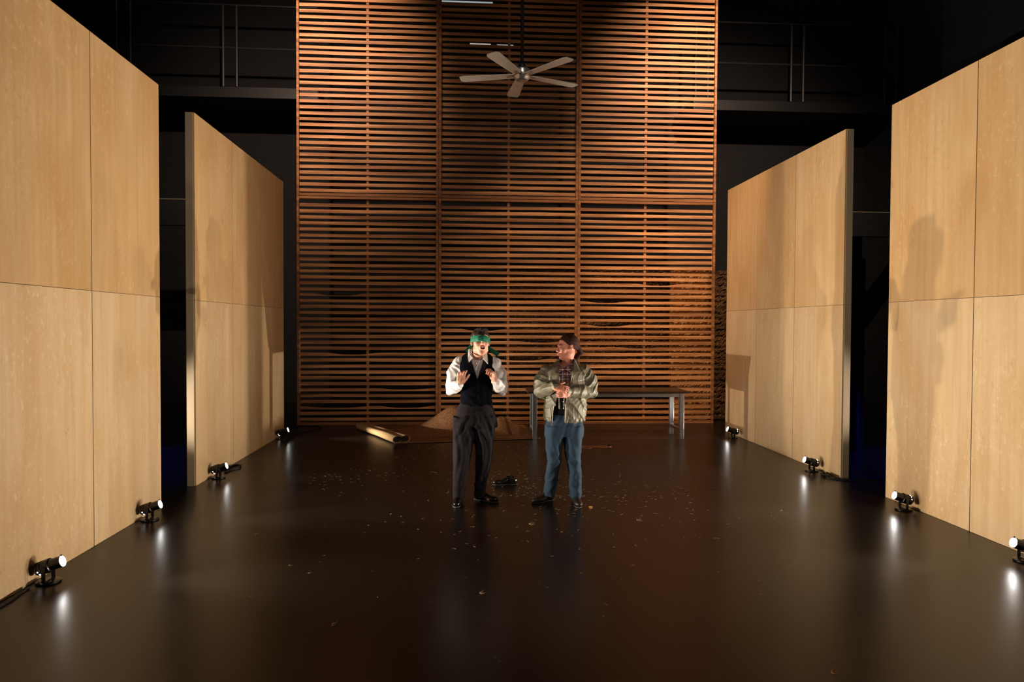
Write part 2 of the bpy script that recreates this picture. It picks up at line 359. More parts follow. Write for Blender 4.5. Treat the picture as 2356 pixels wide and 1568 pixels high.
# ================================================================== SLATTED WALL
W = 12.792
def slat_mesh(x0, x1, n, zstart, pitch, h, seed, waney):
    rnd = random.Random(seed); b = MB(); th = .02
    for i in range(n):
        z = zstart + i * pitch + rnd.uniform(-.004, .004); tilt = rnd.uniform(-.006, .006); hh = h * rnd.uniform(.92, 1.08)
        seg = 26; ph = rnd.uniform(0, 9); top = []; bot = []
        wob = rnd.uniform(.0005, .003)
        for k in range(seg + 1):
            t = k / seg; x = x0 + (x1 - x0) * t
            zz = z + tilt * (t - .5) + wob * math.sin(t * 7 + ph)
            zt = zz + hh; zb = zz
            for (idx, cx, wd, amt) in waney:
                if idx == i: zt -= amt * hh * math.exp(-((x - cx) / wd) ** 4)
            top.append((x, zt)); bot.append((x, zb))
        yo = rnd.uniform(-.003, .003)
        vs = []
        for k in range(seg + 1):
            vs += [(bot[k][0], -yo, bot[k][1]), (top[k][0], -yo, top[k][1]), (top[k][0], -yo + th, top[k][1]), (bot[k][0], -yo + th, bot[k][1])]
        fs = [(3, 2, 1, 0)]
        for k in range(seg):
            for e in range(4):
                e2 = (e + 1) % 4; fs.append((k * 4 + e, k * 4 + e2, (k + 1) * 4 + e2, (k + 1) * 4 + e))
        fs.append((seg * 4, seg * 4 + 1, seg * 4 + 2, seg * 4 + 3))
        b.add(vs, fs)
    return b
bays = [(-3.118, -.540), (-.536, 2.066), (2.070, 4.706)]
mids = [-1.845, .763, 3.363]
names = {(0, 0): 'lower left bay of the brown slatted wall, behind the rug roll', (1, 0): 'lower middle bay of the brown slatted wall, behind the blindfolded man',
         (2, 0): 'lower right bay of the brown slatted wall, behind the table', (0, 1): 'upper left bay of the brown slatted wall, brightly lit down its left side',
         (1, 1): 'upper middle bay of the brown slatted wall, behind the ceiling fan', (2, 1): 'upper right bay of the brown slatted wall, brightly lit at its right side'}
for row in (0, 1):
    zb, zt = ((0, 4.205), (4.213, 8.62))[row]
    for i, (x0, x1) in enumerate(bays):
        root = empty('slatted_panel', (x0, W, zb), 0, names[(i, row)], 'slatted wall panel')
        wd = x1 - x0; hg = zt - zb; st = .046
        for xs in (0, wd - st):
            b = MB(); b.box((xs, -.045, 0), (xs + st, .05, hg)); b.build('stile', M['post'], root, bevel=.003)
        for zs in ((0, .05), (hg - .045, hg)):
            b = MB(); b.box((st, -.03, zs[0]), (wd - st, .05, zs[1])); b.build('rail', M['post'], root, bevel=.003)
        b = MB(); xm = mids[i] - x0; b.box((xm - .024, .022, .05), (xm + .024, .06, hg - .045)); b.build('center_stud', M['post'], root)
        n = int((hg - .13) / .1095); wan = []
        if row == 0:
            if i == 0: wan = [(21, .75, .36, .75), (11, 1.0, .35, .6), (2, .7, .5, .5), (2, 2.0, .4, .7), (5, 2.0, .4, .5)]
            if i == 1: wan = [(10, 1.55, .4, .5), (13, 1.9, .3, .4), (15, .8, .3, .5)]
            if i == 2: wan = [(20, .55, .3, .6), (16, .6, .33, .7), (23, 1.55, .3, .6), (12, 1.2, .3, .3)]
        b = slat_mesh(st, wd - st, n, .075, .1095 if row == 0 else .1085, .058, 10 * row + i, wan)
        b.build('slats', M['slat'], root)

# rough straw-like wall standing behind the right side of the slats
def rough_wall(x0, x1, y, z1, seed):
    nx = int((x1 - x0) / .035); nz = int(z1 / .03); rnd = np.random.RandomState(seed)
    g = rnd.rand(nz + 1, nx + 1); layer = np.abs(np.sin(np.arange(nz + 1) * .03 / .11 * math.pi))[:, None]
    dep = g * .035 + layer * .025
    vs = []; fs = []
    for j in range(nz + 1):
        for i in range(nx + 1): vs.append((x0 + (x1 - x0) * i / nx, y - dep[j, i], z1 * j / nz + (0 if j in (0,) else (g[j, (i * 7) % nx] - .5) * .012)))
    for j in range(nz):
        for i in range(nx):
            a = j * (nx + 1) + i; fs.append((a, a + 1, a + nx + 2, a + nx + 1))
    bb = MB(); bb.add(vs, fs); bb.box((x0, y + .001, 0), (x1, y + .1, z1 - .01)); return bb
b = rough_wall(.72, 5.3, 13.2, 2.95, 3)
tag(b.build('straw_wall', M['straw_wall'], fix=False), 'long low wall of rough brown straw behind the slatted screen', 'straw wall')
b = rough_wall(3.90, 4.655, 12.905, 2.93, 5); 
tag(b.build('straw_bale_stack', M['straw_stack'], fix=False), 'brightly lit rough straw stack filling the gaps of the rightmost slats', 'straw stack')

# ================================================================== TABLE
root = empty('work_table', (2.31, 11.3, 0), math.radians(-1.5), 'long table with dark brown top and square steel legs near the slatted wall', 'table')
b = MB(); b.box((-1.32, -.37, .755), (1.32, .37, .79)); b.build('tabletop', M['tabletop'], root, bevel=.004)
for sx in (-1, 1):
    for sy in (-1, 1):
        b = MB(); b.box((sx * 1.205 - .036, sy * .30 - .036, 0), (sx * 1.205 + .036, sy * .30 + .036, .755)); b.build('leg', M['steel'], root, bevel=.004)
    b = MB(); b.box((sx * 1.205 - .02, -.264, .12), (sx * 1.205 + .02, .264, .17)); b.build('foot_rail', M['steel'], root)
    b = MB(); b.box((sx * 1.205 - .02, -.264, .695), (sx * 1.205 + .02, .264, .755)); b.build('side_rail', M['steel'], root)
for sy in (-1, 1):
    b = MB(); b.box((-1.169, sy * .30 - .02, .695), (1.169, sy * .30 + .02, .755)); b.build('apron_rail', M['steel'], root)

# ================================================================== CEILING FAN
root = empty('ceiling_fan', (.556, 7.1, 4.43), 0, 'five-bladed pale ceiling fan hanging on a black rod above the two people', 'ceiling fan')
b = MB(); b.lathe([(.03, -.035), (.07, -.033), (.084, -.02), (.09, 0), (.092, .03), (.09, .055), (.07, .075), (.035, .085)], 36); b.build('motor_housing', M['hub'], root, smooth=True)
b = MB(); b.lathe([(.02, -.048), (.055, -.046), (.068, -.036), (.07, -.03)], 32); b.build('bottom_cap', M['hub'], root, smooth=True)
b = MB(); b.lathe([(.035, .085), (.04, .1), (.03, .13), (.018, .15), (.016, 7.5)], 16); b.build('down_rod', M['black'], root, smooth=True)
for k in range(5):
    a = math.radians(95 + 72 * k); R3 = Matrix.Rotation(a, 4, 'Z') @ Matrix.Rotation(math.radians(4), 4, 'X')
    out = []; n = 28
    L0, L1 = .075, .655
    for i in range(n + 1):
        t = i / n; x = L0 + (L1 - L0) * t; hw = .048 + .024 * t
        if t > .90: hw *= math.sqrt(max(0, 1 - ((t - .90) / .10) ** 2 * .6))
        out.append((x, hw))
    top = [(x, h_ * 1.0, 0) for x, h_ in out]; bot = [(x, -h_, 0) for x, h_ in reversed(out)]
    poly = [tuple(R3 @ Vector(p)) for p in top + bot]
    b = MB(); b.prism(poly, R3.to_3x3() @ Vector((0, 0, .008))); b.build('blade', M['blade'], root)
    b = MB(); b.box((.05, -.018, -.003), (.16, .018, .012), mtx=R3); b.build('blade_bracket', M['hub'], root)

# ================================================================== FOOT LAMPS
def foot_lamp(x, y, rz, pitch, label, power, proto=None, color=WARM, aimz=None, angle=68):
    root = empty('stage_lamp', (x, y, 0), rz, label, 'stage light', 'small black floor lamps along the plywood flats')
    b = MB(); b.lathe([(.075, 0), (.08, .004), (.08, .014), (.07, .018)], 24); b.build('base', M['lampblack'], root, smooth=True)
    b = MB(); b.box((-.012, -.062, .018), (.012, -.054, .125)); b.box((-.012, .054, .018), (.012, .062, .125)); b.box((-.012, -.062, .018), (.012, .062, .026)); b.build('yoke', M['lampblack'], root)
    A = Matrix.Translation((0, 0, .12)) @ Matrix.Rotation(math.radians(90 - pitch), 4, 'Y')
    b = MB(); b.lathe([(.016, -.092), (.036, -.088), (.046, -.075), (.048, -.06), (.044, -.058), (.044, -.053), (.048, -.051), (.05, -.035), (.046, -.033), (.046, -.027), (.05, -.025), (.05, .02), (.041, .024), (.041, .105), (.038, .105), (.038, .096)], 28, A); b.build('barrel', M['lampblack'], root, smooth=True)
    b = MB(); b.lathe([(.001, .1005), (.02, .1), (.037, .097), (.037, .094), (.001, .094)], 24, A); b.build('lens', M['lens'], root, smooth=True)
    b = MB()
    for k in range(1):
        t = math.pi; p = A @ Vector((.043 * math.cos(t), .043 * math.sin(t), .108)); b.box((p.x - .004, p.y - .004, p.z - .006), (p.x + .004, p.y + .004, p.z + .006))
    b.build('lens_clip', M['lampblack'], root)
    for k in range(3):
        t = math.radians(-70 + 35 * k + (180 if rz > 1 else 0)); b = MB(); p = A @ Vector((.047 * math.cos(t), .047 * math.sin(t), -.055)); 
        b.lathe([(.001, -.004), (.004, -.003), (.005, 0), (.004, .003), (.001, .004)], 8, Matrix.Translation(p)); b.build('vent', M['vent'], root)
    p = A @ Vector((0, 0, .125)); q = A @ Vector((0, 0, 1))
    l = light('lamp_light', 'SPOT', p, q, power, color, .014, angle, 1.0); l.parent = root
    return root
LP = 820
for (y, lab, pw, aim) in [(5.05, 'black floor lamp at the foot of the left front flat, nearest the camera', LP * 1.2, 0),
                  (6.61, 'black floor lamp at the far end of the left front flat, beside the gap', LP, 0),
                  (8.39, 'black floor lamp near the camera end of the left rear flat', LP * .32, 0),
                  (11.22, 'small black floor lamp at the far end of the left rear flat', LP * .8, 0)]:
    foot_lamp(-2.985, y, math.radians(aim), 18, lab, pw)
for (y, lab, pw, aim) in [(5.10, 'floor lamp with round glowing lens cut off by the right edge of the photo', LP * 1.2, 0),
                  (6.61, 'black floor lamp near the gap end of the right front flat', LP, 0),
                  (8.46, 'black floor lamp near the camera end of the right rear flat, by the cable coil', LP * .32, 0),
                  (11.06, 'small black floor lamp at the far corner of the right rear flat beside the table', LP * .8, 0)]:
    foot_lamp(4.42, y, math.radians(180 + aim), 18, lab, pw)
# cables
def cable(pts, rad, label, name='power_cable', m=None, cat='cable'):
    P = [Vector(p) for p in pts]; out = []
    for i in range(len(P) - 1):
        p0 = P[max(i - 1, 0)]; p1 = P[i]; p2 = P[i + 1]; p3 = P[min(i + 2, len(P) - 1)]
        for k in range(6):
            t = k / 6; out.append(.5 * ((2 * p1) + (-p0 + p2) * t + (2 * p0 - 5 * p1 + 4 * p2 - p3) * t * t + (-p0 + 3 * p1 - 3 * p2 + p3) * t ** 3))
    out.append(P[-1]); b = MB(); b.tube(out, rad, 8); return tag(b.build(name, m or M['cable'], smooth=True), label, cat)
cable([(4.52, 8.36, .01), (4.46, 8.28, .012), (4.47, 8.2, .01), (4.40, 8.12, .02), (4.46, 8.05, .025), (4.38, 8.15, .03), (4.47, 8.25, .03), (4.42, 8.05, .012), (4.50, 7.94, .01), (4.72, 7.90, .01), (5.2, 8.0, .01)], .009, 'tangled black cable on the floor at the near end of the right rear flat')
cable([(-3.05, 4.94, .01), (-3.05, 4.85, .012), (-3.03, 4.7, .01), (-3.05, 4.3, .01), (-3.04, 3.8, .01)], .008, 'black cable running along the foot of the left front flat toward the camera')
cable([(-3.0, 8.66, .01), (-2.98, 8.85, .015), (-2.93, 9.0, .02), (-2.97, 9.12, .012), (-3.04, 9.1, .01), (-3.05, 8.8, .012)], .012, 'short black cable bundle on the floor beside the left rear flat')
cable([(-2.93, 11.72, .01), (-2.8, 11.95, .01), (-2.6, 12.3, .01), (-2.75, 12.6, .01), (-3.3, 12.65, .01), (-4.2, 12.9, .01)], .008, 'thin dark cable by the lower left corner of the slatted wall')

# ================================================================== RUG
def rug():
    root = empty('area_rug', (0, 11.6, 0), 0, 'large rumpled brown patterned rug lying in front of the slatted wall, left end rolled', 'rug')
    nx, ny = 150, 90; vs = []; fs = []; ed = []
    def hgt(x, y, s, t):
        e = lambda cx, cy, sx, sy, rot=0: math.exp(-(((x - cx) * math.cos(rot) + (y - cy) * math.sin(rot)) / sx) ** 2 - ((-(x - cx) * math.sin(rot) + (y - cy) * math.cos(rot)) / sy) ** 2)
        z = .006 + .36 * e(-.16, 12.1, .40, .42, .25) + .10 * e(-.55, 12.2, .35, .35) + .21 * e(.62, 11.95, .24, .38, -.2) + .07 * e(.95, 11.7, .25, .2)
        z += .008 * math.sin(x * 9 + y * 5) * min(1, z * 6)
        z += .05 * e(.25, 12.2, .4, .3)
        return z
    for j in range(ny + 1):
        for i in range(nx + 1):
            s = i / nx; t = j / ny
            xf0 = -1.12 + t * (-.55); xf1 = 1.20 - t * .1
            x = xf0 + (xf1 - xf0) * s; y0 = 10.72 + .37 * s; y1 = 12.62 - .02 * s
            y = y0 + (y1 - y0) * t
            vs.append((x, y - 11.6, hgt(x, y, s, t))); ed.append(min(t, 1 - t, 1 - s, 1))
    for j in range(ny):
        for i in range(nx):
            a = j * (nx + 1) + i; fs.append((a, a + 1, a + nx + 2, a + nx + 1))
    me = bpy.data.meshes.new('rug_sheet'); me.from_pydata(vs, [], fs); me.update()
    at = me.attributes.new('edge', 'FLOAT', 'POINT'); at.data.foreach_set('value', ed)
    for p in me.polygons: p.use_smooth = True
    o = link('rug_sheet', me, [M['rug'], M['rugback']], root); so = o.modifiers.new('thick', 'SOLIDIFY'); so.thickness = .012; so.offset = 1; so.material_offset = 1; so.material_offset_rim = 1
    # doubled rolled end: a flattened scroll whose axis runs from front right to back left
    b = MB(); A0 = Vector((-1.02, 10.74 - 11.6, 0)); A1 = Vector((-1.86, 12.25 - 11.6, 0)); ax = (A1 - A0).normalized(); sd = Vector((ax.y, -ax.x, 0))
    prof = []
    n = 40
    for k in range(n):          # closed outline: two rolls joined (dog-bone cross section)
        t = 2 * math.pi * k / n; c, s_ = math.cos(t), math.sin(t)
        w_ = .15 * (abs(c) ** .8) * (1 if c > 0 else -1); h_ = .062 * (abs(s_) ** .75) * (1 if s_ > 0 else -1)
        h_ *= 1 - .42 * math.exp(-(w_ / .05) ** 2)
        prof.append((w_, .064 + h_))
    m_ = 24; vs = []; fs = []
    for i in range(m_ + 1):
        q = i / m_; P = A0.lerp(A1, q); sc = 1 - .22 * q
        for (w_, z_) in prof: p = P + sd * (w_ * sc) ; vs.append((p.x, p.y, .003 + z_ * (1 - .1 * q) + .004 * math.sin(q * 9 + w_ * 20)))
    for i in range(m_):
        for k in range(n):
            k2 = (k + 1) % n; fs.append((i * n + k, i * n + k2, (i + 1) * n + k2, (i + 1) * n + k))
    fs.append(tuple(range(m_ * n, (m_ + 1) * n)))
    b.add(vs, fs)
    # inner dark scroll, slightly inset at the near end
    ins = []
    for (w_, z_) in prof: p = A0 + ax * .02 + sd * w_ * .86; ins.append((p.x, p.y, .003 + .064 + (z_ - .064) * .8))
    ring = vs[:n]
    b.add(ring + ins, [(k, (k + 1) % n, n + (k + 1) % n, n + k) for k in range(n)], 0)
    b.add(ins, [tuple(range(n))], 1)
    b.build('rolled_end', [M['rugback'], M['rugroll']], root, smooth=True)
rug()

# brown strap lying behind the second figure
b = MB()
P = [(1.62, 10.22), (1.72, 10.25), (1.84, 10.19), (1.95, 10.27), (2.05, 10.24), (2.16, 10.29), (2.20, 10.33), (2.12, 10.37), (1.98, 10.33), (1.86, 10.36), (1.72, 10.31)]
for i in range(len(P) - 1):
    a = Vector(P[i] + (0,)); c = Vector(P[i + 1] + (0,)); d = (c - a).normalized(); n_ = Vector((-d.y, d.x, 0)) * .02; z0 = .001 + .004 * (i % 2)
    b.prism([a - n_ - d * .006, c - n_ + d * .006, c + n_ + d * .006, a + n_ - d * .006], (0, 0, .012)); 
    for q in range(4): pass
rt = b.build('leather_strap', M['leather']); tag(rt, 'thin brown strap looped on the floor in front of the table', 'strap')
b = MB(); b.box((2.16, 10.31, .004), (2.20, 10.35, .03)); b.build('buckle', M['core'], rt)

# ================================================================== FIGURE TOOLKIT (signed distance shapes -> one continuous mesh)
class SDF:
    def __init__(s, lo, hi, h):
        s.lo = np.array(lo, np.float32); s.h = h
        s.n = np.ceil((np.array(hi) - np.array(lo)) / h).astype(int) + 1
        s.D = np.full(s.n, .05, np.float32)
        s.ax = [s.lo[i] + h * np.arange(s.n[i], dtype=np.float32) for i in range(3)]
        s.T = (np.eye(3), np.zeros(3), 1.0)
    def xf(s, R=None, t=(0, 0, 0), k=1.0): s.T = (np.eye(3) if R is None else np.array(R), np.array(t, float), k)
    def P(s, p): R, t, k = s.T; return R @ (np.array(p, float) * k) + t
    def win(s, lo, hi):
        a = np.clip(((np.array(lo) - s.lo) / s.h).astype(int), 0, s.n); b_ = np.clip(((np.array(hi) - s.lo) / s.h).astype(int) + 2, 0, s.n)
        sl = tuple(slice(int(a[i]), int(b_[i])) for i in range(3))
        g = np.ix_(*[s.ax[i][sl[i]] for i in range(3)]); return sl, g
    def comb(s, sl, d, k, mode):
        A = s.D[sl]
        if A.size == 0: return
        d = d.astype(np.float32)
        if mode == 'sub': d = -d; 
        if mode in ('sub', 'int'):
            if k > 0:
                hh = np.maximum(k - np.abs(A - d), 0) / k; s.D[sl] = np.maximum(A, d) + hh * hh * k * .25
            else: s.D[sl] = np.maximum(A, d)
        else:
            if k > 0:
                hh = np.maximum(k - np.abs(A - d), 0) / k; s.D[sl] = np.minimum(A, d) - hh * hh * k * .25
            else: s.D[sl] = np.minimum(A, d)
    def cone(s, a, b_, r1, r2, k=.01, mode='add'):
        a = s.P(a); b_ = s.P(b_); r1 *= s.T[2]; r2 *= s.T[2]; m = max(r1, r2) + k + .02
        sl, (x, y, z) = s.win(np.minimum(a, b_) - m, np.maximum(a, b_) + m)
        ba = b_ - a; L = max(ba @ ba, 1e-9); px, py, pz = x - a[0], y - a[1], z - a[2]
        h = np.clip((px * ba[0] + py * ba[1] + pz * ba[2]) / L, 0, 1)
        d = np.sqrt((px - h * ba[0]) ** 2 + (py - h * ba[1]) ** 2 + (pz - h * ba[2]) ** 2) - (r1 + (r2 - r1) * h)
        s.comb(sl, d, k, mode)
    def chain(s, pts, rs, k=.01):
        for i in range(len(pts) - 1): s.cone(pts[i], pts[i + 1], rs[i], rs[i + 1], k)
    def ell(s, c, rad, k=.01, mode='add', R=None):
        c = s.P(c); rad = np.array(rad, float) * s.T[2]; Q = s.T[0] @ (np.eye(3) if R is None else np.array(R)); m = rad.max() + k + .02
        sl, (x, y, z) = s.win(c - m, c + m); px, py, pz = x - c[0], y - c[1], z - c[2]
        q = [(px * Q[0, i] + py * Q[1, i] + pz * Q[2, i]) for i in range(3)]
        k0 = np.sqrt(sum((q[i] / rad[i]) ** 2 for i in range(3))); k1 = np.sqrt(sum((q[i] / rad[i] ** 2) ** 2 for i in range(3))) + 1e-6
        s.comb(sl, k0 * (k0 - 1) / k1, k, mode)
    def loft(s, rows, k=.01, p=2.3, mode='add'):       # rows: (z, cx, cy, rx, ry)
        R = np.array(sorted(rows)); z0, z1 = R[0, 0], R[-1, 0]; m = k + .02
        lo = [(R[:, 1] - R[:, 3]).min() - m, (R[:, 2] - R[:, 4]).min() - m, z0 - m]; hi = [(R[:, 1] + R[:, 3]).max() + m, (R[:, 2] + R[:, 4]).max() + m, z1 + m]
        sl, (x, y, z) = s.win(lo, hi); zc = np.clip(z, z0, z1)
        cx, cy, rx, ry = [np.interp(zc.ravel(), R[:, 0], R[:, i]).reshape(zc.shape) for i in range(1, 5)]
        n = (np.abs((x - cx) / rx) ** p + np.abs((y - cy) / ry) ** p) ** (1 / p)
        d = (n - 1) * np.minimum(rx, ry); d = np.maximum(d, np.maximum(z0 - z, z - z1))
        s.comb(sl, d, k, mode)
    def fn(s, f_, lo, hi, mode='sub', k=0):
        sl, (x, y, z) = s.win(lo, hi); d = f_(x, y, z); s.comb(sl, np.broadcast_to(d, s.D[sl].shape), k, mode)
    def disp(s, f_):
        idx = np.where(np.abs(s.D) < .025); x, y, z = [s.ax[i][idx[i]] for i in range(3)]; s.D[idx] += f_(x, y, z).astype(np.float32)
    def mesh(s):
        D = s.D; D[0], D[-1] = .05, .05; D[:, 0], D[:, -1] = .05, .05; D[:, :, 0], D[:, :, -1] = .05, .05
        S = D < 0; c = np.zeros(tuple(s.n - 1), np.uint8)
        for i in (0, 1):
            for j in (0, 1):
                for k in (0, 1): c += S[i:s.n[0] - 1 + i, j:s.n[1] - 1 + j, k:s.n[2] - 1 + k]
        act = np.argwhere((c > 0) & (c < 8)); idx = np.full(c.shape, -1, np.int32); idx[tuple(act.T)] = np.arange(len(act))
        V = {}
        for i in (0, 1):
            for j in (0, 1):
                for k in (0, 1): V[(i, j, k)] = D[act[:, 0] + i, act[:, 1] + j, act[:, 2] + k]
        pos = np.zeros((len(act), 3)); cnt = np.zeros(len(act))
        for a_ in V:
            for ax in range(3):
                if a_[ax] == 0:
                    b_ = list(a_); b_[ax] = 1; va, vb = V[a_], V[tuple(b_)]; m = (va < 0) != (vb < 0); t = np.where(m, va / np.where(m, va - vb, 1), 0)
                    for q in range(3): pos[:, q] += np.where(m, a_[q] + (t if q == ax else 0), 0)
                    cnt += m
        pos = (act + pos / cnt[:, None]) * s.h + s.lo; F = []
        for ax in range(3):
            o1, o2 = (ax + 1) % 3, (ax + 2) % 3
            A = np.take(S, range(s.n[ax] - 1), ax); B = np.take(S, range(1, s.n[ax]), ax); e = np.argwhere(A != B)
            e = e[(e[:, o1] > 0) & (e[:, o2] > 0)]; sg = S[tuple(e.T)]
            def g(d1, d2): q = e.copy(); q[:, o1] -= d1; q[:, o2] -= d2; return idx[tuple(q.T)]
            q = np.stack([g(0, 0), g(1, 0), g(1, 1), g(0, 1)], 1); q[~sg] = q[~sg][:, ::-1]; F.append(q)
        return pos, np.concatenate(F)
    def build(s, name, m, parent=None, matf=None, smooth=1, relax=.5):
        pos, F = s.mesh()
        # light relaxation removes the voxel stepping
        for _ in range(smooth):
            acc = np.zeros_like(pos); n_ = np.zeros(len(pos))
            for i in range(4):
                a_, b_ = F[:, i], F[:, (i + 1) % 4]; np.add.at(acc, a_, pos[b_]); np.add.at(n_, a_, 1)
            pos = pos * (1 - relax) + relax * acc / np.maximum(n_, 1)[:, None]
        me = bpy.data.meshes.new(name); me.vertices.add(len(pos)); me.vertices.foreach_set('co', pos.astype(np.float32).ravel())
        me.loops.add(F.size); me.loops.foreach_set('vertex_index', F.astype(np.int32).ravel()); me.polygons.add(len(F))
        me.polygons.foreach_set('loop_start', np.arange(0, F.size, 4, dtype=np.int32)); me.polygons.foreach_set('loop_total', np.full(len(F), 4, np.int32))
        me.update(calc_edges=True); me.validate()
        me.polygons.foreach_set('use_smooth', np.ones(len(me.polygons), bool))
        o = link(name, me, m, parent)
        if matf is not None:
            cen = pos[F].mean(1); me.polygons.foreach_set('material_index', matf(cen).astype(np.int32))
        return o
def rot(axis, deg): return np.array(Matrix.Rotation(math.radians(deg), 3, axis))
def nz(x, y, z, f, s=0):   # cheap smooth noise
    return (np.sin(x * f + 1.7 * np.sin(z * f * .73 + s) + s) * np.sin(y * f * 1.1 + 1.3 * np.sin(x * f * .6 + 2 + s) + 2 * s) + np.sin(z * f * .9 + 1.9 * np.sin((x + y) * f * .8 + s))) * .5

def head(S, R, t, k, mouth_open, eyes=True, ch=0, ns=0, lp=1):
    S.xf(R, t, k)
    S.ell((0, .018, .035), (.074, .092, .082), .01); S.ell((0, -.018, -.03 - ch * .5), (.060, .070, .082 + ch * .5), .03)
    S.ell((0, -.058, -.100 - ch), (.026, .026, .018), .03)
    for sx in (-1, 1):
        S.ell((sx * .044, -.005, -.072 - ch * .5), (.02, .03, .024), .03); S.ell((sx * .040, -.058, -.030), (.022, .020, .022), .02)
        if eyes: S.ell((sx * .031, -.090, .002), (.015, .012, .009), .010, 'sub')
        S.ell((sx * .078, .012, -.005), (.009, .019, .031), .005, R=rot('Z', sx * 18)); S.ell((sx * .087, .006, .0), (.005, .010, .016), .004, 'sub')
    S.ell((0, -.078, .020), (.046, .014, .010), .015)
    S.cone((0, -.084, .006), (0, -.108 + ns, -.034), .008, .0115, .010)
    for sx in (-1, 1): S.ell((sx * .013, -.098, -.038), (.008, .010, .007), .006)
    S.ell((0, -.086 + (1 - lp) * .014, -.066), (.028, .014, .016), .012)
    S.ell((0, -.098 + (1 - lp) * .006, -.062), (.021, .008 * lp, .005), .005 + (1 - lp) * .012); S.ell((0, -.095 + (1 - lp) * .006, -.075 - mouth_open * .4), (.018, .008 * lp, .006), .005 + (1 - lp) * .012)
    if mouth_open: S.ell((0, -.103, -.067 - mouth_open * .2), (.019, .010 + mouth_open * .8, .004 + mouth_open * .35), .002, 'sub')
    S.xf()
def hand(S, wrist, fdir, nrm, thumb, curls, k=1.0, spread=.0, tcurl=.2, tdir=None):
    """fdir: wrist->knuckles, nrm: out of the palm, thumb=+1/-1 side sign. curls per finger (index..little), degrees per joint."""
    f_ = Vector(fdir).normalized(); n_ = Vector(nrm); n_ = (n_ - f_ * n_.dot(f_)).normalized(); sd = f_.cross(n_) * thumb; W_ = Vector(wrist)
    A = lambda a_, b_, c_: tuple(W_ + (f_ * a_ + sd * b_ + n_ * c_) * k)
    S.cone(A(-.004, 0, 0), A(.014, 0, 0), .026 * k, .027 * k, .01)
    for b0, b1 in ((.018, .028), (.006, .010), (-.006, -.010), (-.018, -.028)): S.cone(A(.012, b0, 0), A(.078, b1, -.002), .015 * k, .0125 * k, .012)
    S.ell(A(.035, .022, .010), (.018 * k,) * 3, .012); S.ell(A(.035, -.02, .008), (.016 * k,) * 3, .012)
    lens = (.072, .080, .074, .058)
    for i, (b1, cu) in enumerate(zip((.030, .010, -.010, -.029), curls)):
        base = Vector(A(.082, b1, -.002)); ang = math.radians(cu * .55); seg = (.45, .31, .24); p = base; rr = (.0098, .0086, .0078, .0066)
        ls = lens[i] * k; side = sd * math.tan(math.radians(spread * (1.5 - i)))
        for j in range(3):
            d = (f_ * math.cos(ang) + n_ * math.sin(ang) + side * math.cos(ang)).normalized(); q = p + d * ls * seg[j]
            S.cone(tuple(p), tuple(q), rr[j] * k, rr[j + 1] * k, .0035); p = q; ang += math.radians(cu)
    p = Vector(A(.022, .026, .006)); d = (Vector(tdir).normalized() if tdir is not None else (sd * .75 + f_ * .6 + n_ * .25).normalized()); q = p + d * .036 * k
    S.cone(tuple(p), tuple(q), .0145 * k, .0115 * k, .01); d2 = (d + n_ * tcurl + f_ * .3).normalized(); q2 = q + d2 * .030 * k; S.cone(tuple(q), tuple(q2), .011 * k, .0095 * k, .005)
    d3 = (d2 + n_ * tcurl).normalized(); S.cone(tuple(q2), tuple(q2 + d3 * .022 * k), .0095 * k, .0075 * k, .004)

